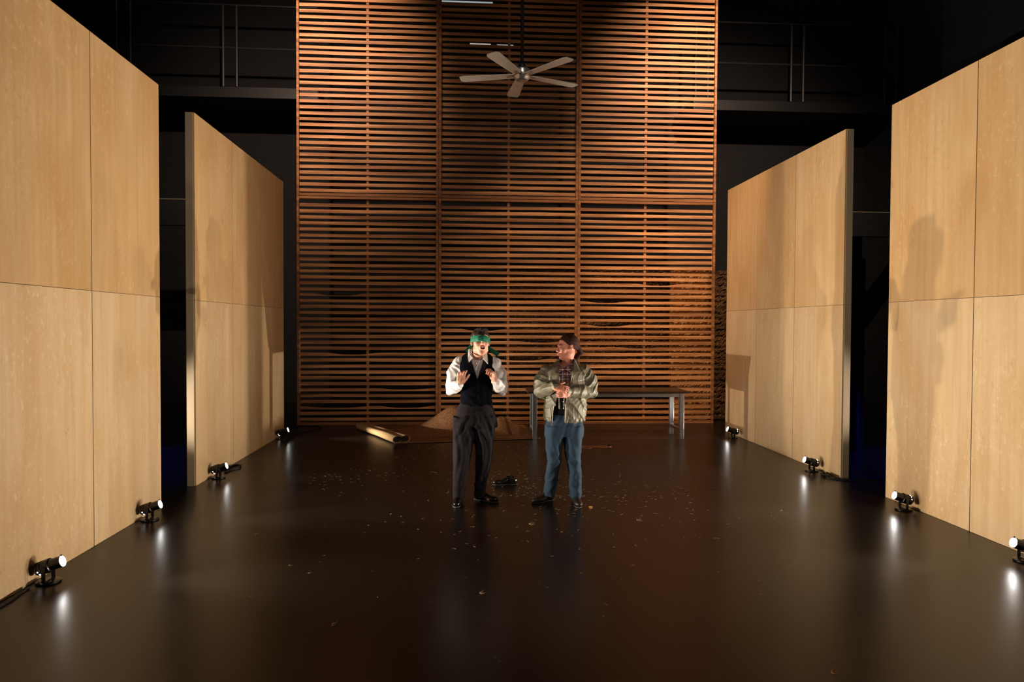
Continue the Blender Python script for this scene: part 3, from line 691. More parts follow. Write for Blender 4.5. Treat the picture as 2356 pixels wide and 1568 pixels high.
# ================================================================== BLINDFOLDED MAN
def build_man():
    root = empty('person', (.10, 7.10, 0), 0, 'man in white shirt, dark vest and trousers with green blindfold, hands raised', 'person')
    X = lambda p: (p - 1103) * .00452 + .025
    Z = lambda p: 1.85 - (p - 748) * .00452
    HR = rot('Z', 10) @ rot('Y', 2) @ rot('X', -11); HT = np.array((.036, -.055, 1.683)); HK = 1.17
    hp = lambda p: tuple(HR @ (np.array(p) * HK) + HT)
    eR, wR = (-.262, .03, 1.185), (-.17, -.22, 1.262)
    eL, wL = (.262, .03, 1.185), (.180, -.20, 1.285)
    # --- body
    S = SDF((-.40, -.42, -.005), (.40, .26, 1.86), .004)
    head(S, HR, HT, HK, .012, eyes=False, ch=.012)
    S.cone(hp((0, .02, -.06)), (.0, .02, 1.48), .062, .066, .03)
    S.loft([(.86, -.01, .02, .15, .095), (1.05, 0, .02, .145, .09), (1.3, 0, .02, .16, .10), (1.45, 0, .02, .15, .085), (1.52, 0, .02, .09, .06)], .02)
    for sx, e, wv in ((-1, eR, wR), (1, eL, wL)):
        S.chain([(sx * .17, .02, 1.46), e, wv], [.048, .038, .027], .02)
    for sx, pts in ((-1, [(-.12, .02, .85), (-.155, .01, .48), (-.187, .03, .07)]), (1, [(.07, .02, .85), (.079, .04, .48), (.038, .11, .07)])):
        S.chain(pts, [.085, .055, .032], .02); a = pts[-1]; d = Vector((-.15, -1, 0)) if sx < 0 else Vector((.75, -.7, 0)); d.normalize()
        S.cone((a[0], a[1], .05), (a[0] + d.x * .13, a[1] + d.y * .13, .03), .022, .018, .02)
    # right hand (left in the photo): open, fingers up and half curled, thumb up to the right
    hand(S, wR, (.12, -.28, 1), (.15, -1, -.25), 1, (22, 34, 42, 48), 1.12, 6, .05, tdir=(.80, -.15, .85))
    # left hand: loosely closed, fingers pointing toward the chest
    hand(S, wL, (-.22, -.30, 1), (-1, -.45, -.1), -1, (44, 52, 58, 62), 1.14, 3, .5, tdir=(-.55, -.5, .8))
    Hinv = np.linalg.inv(HR)
    def mf(c):
        q = (Hinv @ (c - HT).T).T / HK; m = np.zeros(len(c), int)
        lip = (np.abs(q[:, 0]) < .022) & (q[:, 1] < -.093) & (q[:, 2] < -.054) & (q[:, 2] > -.089); m[lip] = 1
        mo = (np.abs(q[:, 0]) < .018) & (q[:, 1] < -.070) & (q[:, 1] > -.0985) & (np.abs(q[:, 2] + .0695) < .0075); m[mo] = 2
        return m
    S.build('body', [M['skinA'], M['lips'], M['mouth']], root, mf)
    b = MB(); b.box((-.012, -.0015, -.002), (.012, .0015, .002)); tt = b.build('teeth', M['teeth'], root, bevel=.001); tt.location = hp((0, -.094, -.0640)); tt.rotation_euler = Matrix(HR.tolist()).to_euler()
    # --- hair
    S = SDF((-.12, -.22, 1.50), (.19, .14, 1.86), .003); S.xf(HR, HT, HK)
    S.ell((0, .022, .046), (.080, .097, .084), .01); S.ell((.01, -.04, .098), (.05, .045, .022), .02)
    S.xf()
    def cut(x, y, z):
        q = [(Hinv[i, 0] * (x - HT[0]) + Hinv[i, 1] * (y - HT[1]) + Hinv[i, 2] * (z - HT[2])) / HK for i in range(3)]
        hl = np.where(q[1] < -.01, .050 + .0 * q[0], np.where(q[1] < .04, .012, -.055)); return (q[2] - hl)
    S.fn(cut, (-.2, -.3, 1.4), (.2, .2, 1.9), 'sub')
    S.disp(lambda x, y, z: nz(x, y, z, 90) * .004 + np.sin(x * 160 + 3 * np.sin(z * 40)) * .0012)
    S.build('hair', M['hairA'], root)
    # --- blindfold with knot tails
    S = SDF((-.12, -.22, 1.55), (.19, .14, 1.86), .003); S.xf(HR, HT, HK)
    S.ell((0, .012, .018), (.085, .112, .11), .01); S.ell((0, -.090, .005), (.045, .020, .035), .03); S.ell((0, -.098, -.005), (.014, .016, .03), .02); S.xf()
    def band(x, y, z):
        q = [(Hinv[i, 0] * (x - HT[0]) + Hinv[i, 1] * (y - HT[1]) + Hinv[i, 2] * (z - HT[2])) / HK for i in range(3)]
        zc = .014 + .10 * q[0] * -.6; return np.abs(q[2] - zc) - .0275
    S.fn(band, (-.2, -.3, 1.4), (.3, .2, 1.9), 'int')
    S.disp(lambda x, y, z: .0010 * np.sin(z * 380 + 4 * np.sin(x * 24) + 3 * np.sin(y * 30)))
    bf = S.build('blindfold', M['green'], root)
    def ribbon(pts, w0, w1, th=.004):
        b = MB(); n = len(pts); vs = []
        for i, p in enumerate(pts):
            wd = w0 + (w1 - w0) * i / (n - 1); q = Vector(p); t = (Vector(pts[min(i + 1, n - 1)]) - Vector(pts[max(i - 1, 0)])).normalized(); s_ = t.cross(Vector((0, -1, 0))).normalized() * wd
            for (a_, c_) in ((-1, 0), (0, -.008), (1, 0), (1, th), (0, th - .008), (-1, th)): vs.append(tuple(q + s_ * a_ + Vector((0, c_, 0))))
        fs = [(0, 1, 4, 5), (1, 2, 3, 4), ((n - 1) * 6 + 1, (n - 1) * 6, (n - 1) * 6 + 5, (n - 1) * 6 + 4), ((n - 1) * 6 + 2, (n - 1) * 6 + 1, (n - 1) * 6 + 4, (n - 1) * 6 + 3)]
        for i in range(n - 1):
            for e in range(6): e2 = (e + 1) % 6; fs.append((i * 6 + e, i * 6 + e2, (i + 1) * 6 + e2, (i + 1) * 6 + e))
        b.add(vs, fs); return b
    ribbon([(.045, .075, 1.70), (.09, .08, 1.655), (.125, .075, 1.615), (.16, .06, 1.585), (.20, .03, 1.562), (.225, .02, 1.545)], .014, .026).build('knot_tail', M['green'], root, smooth=True)
    ribbon([(.0, .075, 1.70), (-.04, .085, 1.66), (-.07, .085, 1.625), (-.095, .075, 1.595), (-.11, .06, 1.575)], .012, .024).build('knot_tail', M['green'], root, smooth=True)
    # --- shirt
    S = SDF((-.42, -.36, .95), (.42, .25, 1.66), .0045)
    S.loft([(1.0, -.005, .02, .150, .108), (1.15, 0, .02, .155, .110), (1.3, 0, .02, .172, .118), (1.42, 0, .022, .190, .112), (1.48, 0, .025, .178, .10), (1.53, 0, .025, .12, .082), (1.57, 0, .02, .085, .075), (1.60, .005, .015, .078, .072)], .03)
    for sx, e, wv in ((-1, eR, wR), (1, eL, wL)):
        sh = (sx * .178, .025, 1.462); mid = tuple(.5 * (np.array(sh) + np.array(e)) + np.array((sx * .022, 0, .01)))
        S.chain([sh, mid, e], [.068, .066, .058], .035)
        ev = np.array(e); wvv = np.array(wv); S.chain([e, tuple(ev + (wvv - ev) * .45), tuple(ev + (wvv - ev) * .90)], [.060, .060, .042], .02)
        S.cone(tuple(ev + (wvv - ev) * .90), tuple(ev + (wvv - ev) * .98), .038, .037, .004)
    # neck hole
    S.cone(hp((0, .02, -.06)), (.0, .0, 1.50), .070, .064, .004, 'sub')
    S.cone((.005, -.05, 1.56), (.004, -.12, 1.505), .05, .012, .004, 'sub')
    S.disp(lambda x, y, z: .006 * np.sin((z * 46 + 3.2 * np.sin(x * 14 + y * 11)) + 2 * np.sin(y * 17)) * (np.abs(x) > .15) + .0025 * nz(x, y, z, 55) + np.where(np.abs(x) > .19, .003 * np.sin((x * .6 + z * .8 - y) * 95 + 3 * np.sin(z * 22)), 0))
    sh_o = S.build('shirt', M['shirt'], root, smooth=2)
    for k in range(3):
        b = MB(); b.lathe([(.001, .002), (.0045, .002), (.0055, 0), (.0045, -.002)], 12, Matrix.Translation((.0, -.100 - .004 * k, 1.46 - .06 * k)) @ Matrix.Rotation(math.radians(90), 4, 'X')); b.build('button', M['shirt'], sh_o)
    for sx, poly in ((-1, [(-.072, -.02, 1.612), (-.052, -.095, 1.560), (-.044, -.135, 1.522), (-.084, -.140, 1.476), (-.094, -.110, 1.52), (-.092, -.02, 1.60)]),
                     (1, [(.084, -.02, 1.596), (.066, -.095, 1.550), (.062, -.135, 1.515), (.112, -.142, 1.462), (.110, -.115, 1.51), (.104, -.02, 1.588)])):
        b = MB(); c = tuple(np.mean(np.array(poly), 0) + np.array((0, -.012, .002))); n = len(poly); P2 = [tuple(np.array(p) + np.array((-sx * .002, .006, -.004))) for p in poly]
        b.add([c] + list(poly) + P2, [(0, 1 + i, 1 + (i + 1) % n) for i in range(n)] + [(1 + i, 1 + n + i, 1 + n + (i + 1) % n, 1 + (i + 1) % n) for i in range(n)] + [tuple(range(1 + n, 1 + 2 * n))])
        b.build('collar', M['shirt'], sh_o)
    # --- vest
    S = SDF((-.25, -.2, .93), (.25, .2, 1.62), .0045)
    S.loft([(.985, -.008, .015, .176, .132), (1.03, -.008, .015, .168, .13), (1.10, -.005, .015, .163, .13), (1.2, 0, .018, .168, .13), (1.3, 0, .02, .184, .135), (1.40, 0, .022, .198, .132), (1.47, 0, .025, .196, .118), (1.52, .002, .025, .170, .100), (1.56, .004, .022, .118, .09), (1.585, .004, .02, .09, .08)], .02)
    S.fn(lambda x, y, z: np.maximum(np.abs(x - .004) - np.interp(z, [1.30, 1.50, 1.56, 1.7], [.0, .062, .088, .11]).reshape(z.shape), np.maximum(y + .0, 1.30 - z)), (-.25, -.25, 1.2), (.25, .0, 1.7), 'sub', .004)
    S.cone(hp((0, .02, -.06)), (.0, .02, 1.50), .082, .086, .004, 'sub')
    S.fn(lambda x, y, z: np.maximum(z - (1.035 - .55 * np.maximum(.045 - np.abs(np.abs(x + .004) - .048), 0)), -(y * 0 + .5)), (-.3, -.3, .8), (.3, .3, 1.2), 'sub', .004)
    S.disp(lambda x, y, z: .004 * np.exp(-((x + .003) / .004) ** 2) * (y < 0) * (z < 1.3))
    S.disp(lambda x, y, z: .004 * np.sin(z * 60 + x * 25 + 3 * np.sin(x * 18)) * np.exp(-((z - 1.09) / .07) ** 2) + .0015 * nz(x, y, z, 40))
    vo = S.build('vest', M['vest'], root)
    for k in range(4):
        b = MB(); b.lathe([(.001, .003), (.006, .003), (.0075, 0), (.006, -.002)], 14, Matrix.Translation((.008, -.118 - .002 * k, 1.25 - .062 * k)) @ Matrix.Rotation(math.radians(90), 4, 'X')); b.build('button', M['shoe'], vo)
    for sx in (-1, 1):   # lapels
        b = MB(); b.prism([(.004 + sx * .004, -.126, 1.305), (.004 + sx * .064, -.108, 1.50), (.004 + sx * .088, -.085, 1.545), (.004 + sx * .112, -.098, 1.50), (.004 + sx * .070, -.124, 1.40)], (0, -.006, 0)); b.build('lapel', M['satin'], vo, bevel=.001)
    # --- trousers
    S = SDF((-.25, -.24, .04), (.26, .26, 1.1), .005)
    S.loft([(.80, -.012, .015, .218, .135), (.89, -.010, .015, .215, .14), (.96, -.008, .015, .198, .138), (1.02, -.008, .015, .174, .128), (1.06, -.006, .015, .160, .12)], .03)
    S.loft([(.045, X(1056) + .0, .03, .062, .105), (.10, X(1056), .03, .064, .10), (.214, X(1057), .03, .072, .092), (.35, X(1062), .02, .080, .092), (.485, X(1063), .01, .094, .098), (.60, X(1065), .01, .106, .108), (.68, X(1067), .01, .120, .114), (.80, X(1066), .015, .120, .125), (.90, X(1068), .015, .11, .13)], .035)
    S.loft([(.05, X(1106), .10, .060, .10), (.11, X(1106), .10, .060, .095), (.214, X(1108), .085, .066, .09), (.35, X(1113), .06, .078, .092), (.485, X(1115), .04, .090, .098), (.60, X(1115), .03, .098, .108), (.68, X(1115), .02, .108, .112), (.80, X(1116), .015, .112, .125), (.90, X(1114), .015, .11, .13)], .035)
    S.disp(lambda x, y, z: .007 * np.sin((z * 1.0 + np.abs(x) * 1.6) * 34 + 3 * np.sin(y * 12 + x * 9)) * np.exp(-((z - .80) / .12) ** 2) + .004 * np.sin(z * 60 + 3.5 * np.sin(x * 22 + y * 8)) * (.15 + .85 * np.exp(-((z - .14) / .10) ** 2)) + .003 * nz(x, y, z, 26) + .004 * np.sin(x * 90 + 2.5 * np.sin(z * 9)) * np.exp(-((z - .5) / .3) ** 2))
    S.build('trousers', M['slacks'], root, smooth=2)
    b = MB(); b.tube([(-.004, -.125, 1.0), (-.004, -.135, .93), (-.006, -.132, .84)], .0018, 6); b.build('fly_seam', M['slacks'], root)
    # --- shoes
    shoe(root, (-.183, .075), (-.10, -1), 'shoe', M['shoe']); shoe(root, (-.001, .133), (.86, -.52), 'shoe', M['shoe'])
    return root
def shoe(parent, heel, d, name, m, z0=0, roll=0, worn=True):
    d = np.array(d, float); d /= np.linalg.norm(d); a = math.atan2(d[1], d[0]); R = np.array(Matrix.Rotation(a, 3, 'Z'))
    S = SDF((-.08, -.08, -.01), (.34, .08, .16), .0035)
    S.ell((.03, 0, .045), (.045, .036, .045), .01); S.cone((.04, 0, .05), (.13, 0, .045), .040, .034, .02); S.ell((.19, .002, .035), (.085, .044, .030), .03); S.ell((.075, 0, .075), (.055, .032, .035), .02)
    S.fn(lambda x, y, z: z - .012 + 0 * x + 0 * y, (-.1, -.1, -.03), (.4, .1, .03), 'sub')
    if worn: S.cone((.045, 0, .05), (.045, 0, .115), .047, .043, .02)
    else: S.ell((.05, 0, .12), (.045, .026, .035), .004, 'sub')
    o = S.build(name, m, parent); o.location = (heel[0], heel[1], z0); o.rotation_euler = (roll, 0, a)
    S = SDF((-.04, -.07, -.01), (.31, .07, .04), .0035)
    S.fn(lambda x, y, z: np.maximum(np.maximum(np.sqrt(((x - .13) / .155) ** 2) - 1, (np.abs(y) - np.interp(x, [-.03, 0, .05, .12, .19, .25, .285], [.0, .030, .034, .032, .046, .036, .0]).reshape(x.shape)) / .05) * .05, np.maximum(-z + .001, z - .014)), (-.05, -.08, -.02), (.32, .08, .05), 'add')
    S.fn(lambda x, y, z: np.maximum(np.maximum(.075 - x, x - .14), np.maximum(z - .006, np.abs(y) - .1)), (.05, -.1, -.02), (.16, .1, .02), 'sub')
    so = S.build('sole', M['sole'], o)
    return o
build_man()

# ================================================================== SECOND PERSON
def build_second():
    root = empty('person', (1.03, 7.08, 0), 0, 'person in olive jacket and blue jeans, hair tied back, clasping a plastic bottle', 'person')
    X = lambda p: (p - 1303) * .00452 + .005
    Z = lambda p: 1.85 - (p - 749) * .00452
    HR = rot('Z', -72) @ rot('X', 3); HT = np.array((.008, -.005, 1.622)); HK = 1.10
    HT[2] = 1.632
    hp = lambda p: tuple(HR @ (np.array(p) * HK) + HT); Hinv = np.linalg.inv(HR)
    eR, wR = (-.262, -.01, 1.175), (-.145, -.225, 1.235)
    eL, wL = (.262, .0, 1.165), (-.010, -.215, 1.185)
    bot = (-.058, -.262, 0)
    S = SDF((-.38, -.40, -.005), (.38, .24, 1.80), .004)
    head(S, HR, HT, HK, 0, ns=.005, lp=.5)
    S.cone(hp((0, .025, -.06)), (.0, .02, 1.42), .055, .062, .03)
    S.loft([(.86, 0, .02, .16, .10), (1.05, 0, .02, .16, .10), (1.25, 0, .02, .16, .11), (1.38, 0, .02, .15, .085), (1.45, 0, .02, .09, .06)], .02)
    for sx, e, wv in ((-1, eR, wR), (1, eL, wL)): S.chain([(sx * .17, .02, 1.38), e, wv], [.048, .038, .026], .02)
    for sx, pts in ((-1, [(-.10, .02, .8), (-.115, .01, .45), (-.16, .07, .07)]), (1, [(.08, .02, .8), (.085, .0, .45), (.107, -.02, .07)])):
        S.chain(pts, [.09, .055, .032], .02); a = pts[-1]; d = Vector((-.75, -.65, 0)) if sx < 0 else Vector((.05, -1, 0)); d.normalize()
        S.cone((a[0], a[1], .05), (a[0] + d.x * .12, a[1] + d.y * .12, .03), .022, .018, .02)
    # right hand laid over the bottle neck, left hand closed round the bottle below it
    hand(S, (-.146, -.245, 1.226), (1, -.35, -.05), (-.25, .75, -.45), 1, (26, 32, 36, 40), .98, 3, .2, tdir=(.8, .1, .55))
    hand(S, (-.014, -.235, 1.160), (-.85, -.62, .1), (-.35, .95, -.05), 1, (46, 50, 52, 54), .98, 2, .3, tdir=(-.7, -.35, .55))
    def mf(c):
        q = (Hinv @ (c - HT).T).T / HK; m = np.zeros(len(c), int)
        m[(np.abs(q[:, 0]) < .020) & (q[:, 1] < -.094) & (q[:, 2] < -.0545) & (q[:, 2] > -.083)] = 1
        m[(np.abs(q[:, 0]) < .019) & (q[:, 1] < -.078) & (q[:, 1] > -.0975) & (np.abs(q[:, 2] + .067) < .003)] = 2
        return m
    S.build('body', [M['skinB'], M['lips'], M['mouth']], root, mf)
    for sx in (-1, 1):
        S = MB(); b = MB(); b.lathe([(.001, -.0095), (.0055, -.008), (.0085, -.004), (.0095, 0), (.0085, .004), (.0055, .008), (.001, .0095)], 14); e = b.build('eye', M['eyewhite'], root, smooth=True); e.location = hp((sx * .031, -.0745, .001))
        b = MB(); b.lathe([(.001, .002), (.0045, .0015), (.005, 0)], 12); i = b.build('iris', M['iris'], e, smooth=True); i.rotation_euler = Matrix((HR @ rot('X', 90)).tolist()).to_euler(); i.location = HR @ np.array((0, -.0088, 0))
        b = MB(); b.tube([hp((sx * .016, -.0905, .020)), hp((sx * .030, -.090, .0255)), hp((sx * .046, -.079, .021))], [.0022, .003, .0018], 6); b.build('eyebrow', M['hairB'], root, smooth=True)
    # hair, pulled back into a ponytail
    S = SDF((-.16, -.18, 1.28), (.24, .22, 1.82), .003); S.xf(HR, HT, HK)
    S.ell((0, .024, .040), (.080, .098, .085), .01); S.ell((0, .10, .0), (.03, .03, .035), .03); S.xf()
    def cut(x, y, z):
        q = [(Hinv[i, 0] * (x - HT[0]) + Hinv[i, 1] * (y - HT[1]) + Hinv[i, 2] * (z - HT[2])) / HK for i in range(3)]
        hl = np.interp(q[1], [-.2, -.07, -.045, -.02, .02, .05, .08], [.1, .074, .052, .022, .014, -.03, -.055]); return (q[2] - hl)
    S.fn(cut, (-.3, -.3, 1.2), (.3, .3, 1.9), 'sub')
    k0 = hp((0, .118, -.005)); S.chain([k0, (k0[0] + .030, k0[1] + .03, k0[2] - .06), (.115, .10, 1.50), (.14, .085, 1.42)], [.026, .030, .027, .014], .01)
    S.disp(lambda x, y, z: .0012 * np.sin((x * Hinv[1, 0] + y * Hinv[1, 1]) * 0 + (z * .8 + x * .5) * 260 + 2 * np.sin(y * 50)))
    S.build('hair', M['hairB'], root)
    b = MB(); k1 = Vector(k0); 
    b.tube([k1 + Vector((.026 * math.cos(t), .010 * math.sin(t), .026 * math.sin(t))) for t in [2 * math.pi * i / 16 for i in range(17)]], .005, 6); b.build('hair_tie', M['black'], root, smooth=True)
    # shirt (plaid) filling the jacket opening, dark undershirt below
    S = SDF((-.22, -.17, .84), (.22, .18, 1.50), .0045)
    S.loft([(.87, 0, .02, .165, .120), (1.1, 0, .02, .165, .125), (1.3, 0, .02, .165, .122), (1.37, 0, .022, .15, .105), (1.43, 0, .022, .10, .085), (1.475, .0, .02, .075, .07)], .02)
    S.cone(hp((0, .025, -.06)), (.0, .0, 1.43), .060, .056, .003, 'sub'); S.cone((-.03, -.04, 1.46), (-.03, -.13, 1.40), .038, .006, .003, 'sub')
    S.disp(lambda x, y, z: .004 * nz(x, y, z, 30))
    def pm(c): m = np.zeros(len(c), int); m[c[:, 2] < 1.14] = 1; return m
    sh = S.build('plaid_shirt', [M['plaid'], M['knit']], root, pm)
    for sx in (-1, 1):
        b = MB(); b.prism([(-.028 + sx * .008, -.108, 1.400), (-.020 + sx * .062, -.055, 1.462), (-.015 + sx * .088, -.035, 1.425), (-.028 + sx * .060, -.118, 1.372)], (sx * .003, -.007, .002)); b.build('shirt_collar', M['plaid'], sh, bevel=.001)
    for k in range(4):
        b = MB(); b.lathe([(.001, .002), (.004, .002), (.005, 0)], 10, Matrix.Translation((-.03, -.112 - .003 * k, 1.36 - .05 * k)) @ Matrix.Rotation(math.radians(90), 4, 'X')); b.build('button', M['eyewhite'], sh)
    for (x_, ) in ((-.062,), (.020,)):
        b = MB(); b.lathe([(.001, .003), (.010, .003), (.012, 0), (.011, -.002)], 12, Matrix.Translation((x_, -.115, 1.262)) @ Matrix.Rotation(math.radians(90), 4, 'X') @ Matrix.Scale(1.6, 4, (1, 0, 0))); b.build('red_print', M['tee'], sh)
    # jacket
    S = SDF((-.40, -.36, .80), (.40, .26, 1.54), .0045)
    S.loft([(.85, -.005, .02, .192, .150), (.868, -.005, .02, .208, .165), (.895, -.005, .02, .212, .17), (.91, -.005, .02, .222, .175), (1.0, 0, .02, .226, .172), (1.12, 0, .02, .216, .165), (1.25, 0, .02, .214, .160), (1.34, 0, .022, .215, .145), (1.39, 0, .025, .19, .125), (1.43, .0, .03, .135, .11), (1.47, .0, .03, .10, .095), (1.505, .0, .035, .088, .085)], .03)
    for sx, e, wv in ((-1, eR, wR), (1, eL, wL)):
        shd = (sx * .192, .03, 1.365); mid = tuple(.5 * (np.array(shd) + np.array(e)) + np.array((sx * .022, 0, .005)))
        S.chain([shd, mid, e], [.080, .078, .070], .04); ev = np.array(e); wvv = np.array(wv)
        S.chain([e, tuple(ev + (wvv - ev) * .5), tuple(ev + (wvv - ev) * .86)], [.070, .064, .048], .02); S.cone(tuple(ev + (wvv - ev) * .86), tuple(ev + (wvv - ev) * 1.06), .040, .036, .004)
    # collar hollow and front opening: narrow V above, widening below the hands
    S.cone(hp((0, .02, -.05)), (-.012, .0, 1.40), .080, .066, .003, 'sub')
    def opening(x, y, z):
        zz = z.ravel(); l = np.interp(zz, [.84, .90, 1.0, 1.12, 1.2, 1.3, 1.38, 1.46, 1.52], [-.158, -.155, -.135, -.100, -.088, -.082, -.088, -.075, -.085]).reshape(z.shape)
        r_ = np.interp(zz, [.84, .90, 1.0, 1.12, 1.2, 1.3, 1.38, 1.46, 1.52], [-.030, -.030, -.025, -.010, .012, .030, .048, .070, .085]).reshape(z.shape)
        return np.maximum(np.maximum(l - x, x - r_), y + .02)

    S.fn(opening, (-.3, -.135, .7), (.3, 0, 1.6), 'sub', .006)

    S.fn(opening, (-.3, -.22, .7), (.3, -.13, 1.12), 'sub', .006); S.fn(opening, (-.3, -.22, 1.27), (.3, -.13, 1.6), 'sub', .006)
    def folds(x, y, z):
        arm = np.clip((np.abs(x) - .17) / .06, 0, 1); tor = 1 - arm
        f1 = .011 * (1 - np.abs(np.sin(x * 24 + z * 7 + 1.5 * np.sin(z * 12 + x * 7)))) ** 2.5 - .002 + .004 * (1 - np.abs(np.sin(x * 55 - z * 30 + 2 * np.sin(z * 20)))) ** 3
        f2 = .012 * (1 - np.abs(np.sin((z * .85 - np.abs(x) * .5 + y * .7) * 34 + 1.8 * np.sin(x * 15 + y * 21)))) ** 2.5 - .003 + .004 * (1 - np.abs(np.sin((z * .4 + np.abs(x) - y * .6) * 70 + 2 * np.sin(z * 30)))) ** 3
        g = .006 * np.sin(x * 120) * np.exp(-((z - .875) / .02) ** 2)
        return -(tor * f1 + arm * f2) + g + .001 * nz(x, y, z, 34)
    S.disp(folds)
    # shoulder yoke seam and chest flap seams
    S.disp(lambda x, y, z: .004 * np.exp(-((z - 1.268 - .02 * np.sin(x * 5)) / .0035) ** 2) * (y < 0) * (np.abs(x) < .2) * (np.abs(x) > .09))
    def jm(c): m = np.zeros(len(c), int); m[(c[:, 0] > -.20) & (c[:, 0] < -.08) & (c[:, 2] > 1.16) & (c[:, 1] < -.19)] = 0; cone_in = (np.hypot(c[:, 0] + .005, c[:, 1] - .01) < .078) & (c[:, 2] > 1.40); m[cone_in] = 1; return m
    jk = S.build('jacket', [M['jacket'], M['jacketdark']], root, jm, smooth=3)
    # stand-up collar wings
    for sx, poly in ((-1, [(-.072, -.06, 1.470), (-.105, .0, 1.475), (-.158, .0, 1.405), (-.125, -.105, 1.370), (-.088, -.128, 1.345)]), (1, [(.075, -.06, 1.480), (.098, .01, 1.495), (.135, .0, 1.42), (.128, -.095, 1.375), (.052, -.130, 1.362)])):
        b = MB(); b.prism(poly, (sx * .006, -.010, .006)); b.build('collar', M['jacketdark'], jk, bevel=.003)
    for pts in ([(-.085, -.150, 1.33), (-.086, -.153, 1.25)], [(.052, -.145, 1.36), (.030, -.152, 1.28)], [(-.148, -.155, 1.03), (-.160, -.158, .90), (-.160, -.155, .865)], [(-.026, -.170, 1.05), (-.026, -.170, .95), (-.028, -.160, .87)]):
        b = MB(); b.tube(pts, .0018, 6); b.build('zipper', M['zip'], jk)
    b = MB(); b.box((-.169, -.163, .83), (-.160, -.157, .862)); b.build('zip_pull', M['zip'], jk)
    cf = np.array(eR) + (np.array(wR) - np.array(eR)) * .90
    b = MB(); d = Vector(wR) - Vector(eR); b.tube([Vector(cf), Vector(cf) + d * .22], [.0375, .036], 16); b.build('knit_cuff', M['knit'], jk, smooth=True)
    # jeans
    S = SDF((-.28, -.22, .04), (.26, .24, .95), .005)
    S.loft([(.70, -.015, .02, .196, .128), (.80, -.010, .02, .20, .134), (.93, -.008, .02, .188, .128)], .03)
    S.loft([(.06, X(1266), .06, .064, .09), (.12, X(1268), .06, .064, .085), (.22, X(1271), .045, .066, .082), (.34, X(1273), .02, .066, .084), (.44, X(1277), .01, .072, .088), (.575, X(1275), .01, .084, .098), (.70, X(1277), .015, .098, .115), (.80, X(1278), .015, .10, .12)], .03)
    S.loft([(.065, X(1326), -.02, .060, .09), (.12, X(1326), -.02, .062, .085), (.22, X(1325), -.015, .064, .082), (.34, X(1324), -.005, .066, .084), (.44, X(1321), 0, .073, .09), (.575, X(1319), .005, .088, .10), (.70, X(1320), .015, .10, .115), (.80, X(1320), .015, .10, .12)], .03)
    S.disp(lambda x, y, z: -.007 * (1 - np.abs(np.sin(z * 30 + 11 * np.abs(x) + 1.6 * np.sin(x * 18 + y * 14)))) ** 2 * (np.exp(-((z - .46) / .07) ** 2) + .8 * np.exp(-((z - .2) / .12) ** 2) + .1) + .0025 * np.sin(x * 70 + 3 * np.sin(z * 11)) + .0012 * nz(x, y, z, 50))
    S.build('jeans', M['denim'], root, smooth=2)
    shoe(root, (-.122, .095), (-.84, -.55), 'shoe', M['shoeB']); shoe(root, (.106, .025), (.02, -1), 'shoe', M['shoeB'])
    b = MB(); p = Vector((-.095, -.290, 1.150)); b.tube([p + Vector((.0105 * math.cos(t), .004 * math.sin(t), .0105 * math.sin(t))) for t in [2 * math.pi * i / 14 for i in range(15)]], .0016, 6); b.build('ring', M['gold'], root, smooth=True)
    return root
build_second()
# water bottle held between the hands
root = empty('water_bottle', (1.03 - .080, 7.08 - .258, 1.012), 0, 'clear plastic water bottle held in the clasped hands of the person in the jacket', 'bottle')
b = MB(); b.lathe([(.005, .006), (.022, .0), (.029, .006), (.031, .02), (.029, .03), (.031, .04), (.031, .06), (.029, .07), (.031, .08), (.031, .11), (.024, .14), (.013, .165), (.0125, .185)], 24); b.build('bottle_body', M['plastic'], root, smooth=True)
b = MB(); b.lathe([(.0145, .172), (.015, .175), (.015, .19), (.014, .192)], 20); b.build('cap', M['eyewhite'], root, smooth=True)

# ================================================================== LOOSE SHOE, STRAW
root = empty('black_shoe', (.36, 7.88, 0), 0, 'shiny black shoe lying on the floor between the two people', 'shoe')
shoe(root, (.215, .03), (-1, -.12), 'upper', M['shoe'], worn=False)
b = MB(); b.prism([(.085, -.022, .07), (.09, .025, .07), (.13, .02, .128), (.15, 0, .118), (.155, -.018, .09)], (.012, -.004, .0)); b.build('tongue', M['shoe'], root, bevel=.004)
b = MB(); b.tube([(.06, -.02, .085), (.02, -.05, .05), (.05, -.08, .012), (.1, -.09, .006)], .0025, 6); b.build('lace', M['shoe'], root, smooth=True)

def blade_prism(b, x, y, L, a, wd, z, bend=0):
    d = Vector((math.cos(a), math.sin(a), 0)); n = Vector((-d.y, d.x, 0)); p = Vector((x, y, z)); m = p + d * L * .5 + n * bend * L; q = p + d * L + Vector((0, 0, .002))
    for (u_, v_) in ((p, m), (m, q)):
        b.prism([u_ - n * wd, v_ - n * wd, v_ + n * wd, u_ + n * wd], (0, 0, .0012))
b = MB(); rs = random.Random(4)
def scatter(n, cx, cy, sx, sy, l0, l1, z=.001):
    for _ in range(n):
        x = rs.gauss(cx, sx); y = rs.gauss(cy, sy)
        if -2.95 < x < 4.4 and 3.2 < y < 12.6 and not (x < 1.3 and y > 10.6): blade_prism(b, x, y, rs.uniform(l0, l1), rs.uniform(0, 6.3), rs.uniform(.0006, .0015), z + rs.random() * .002, rs.uniform(-.25, .25))
scatter(120, .5, 8.0, .35, .45, .01, .045); scatter(130, .1, 9.0, 1.1, .8, .008, .035); scatter(60, -1.5, 8.3, .5, .35, .01, .05); scatter(90, 1.9, 7.3, .45, .5, .012, .05)
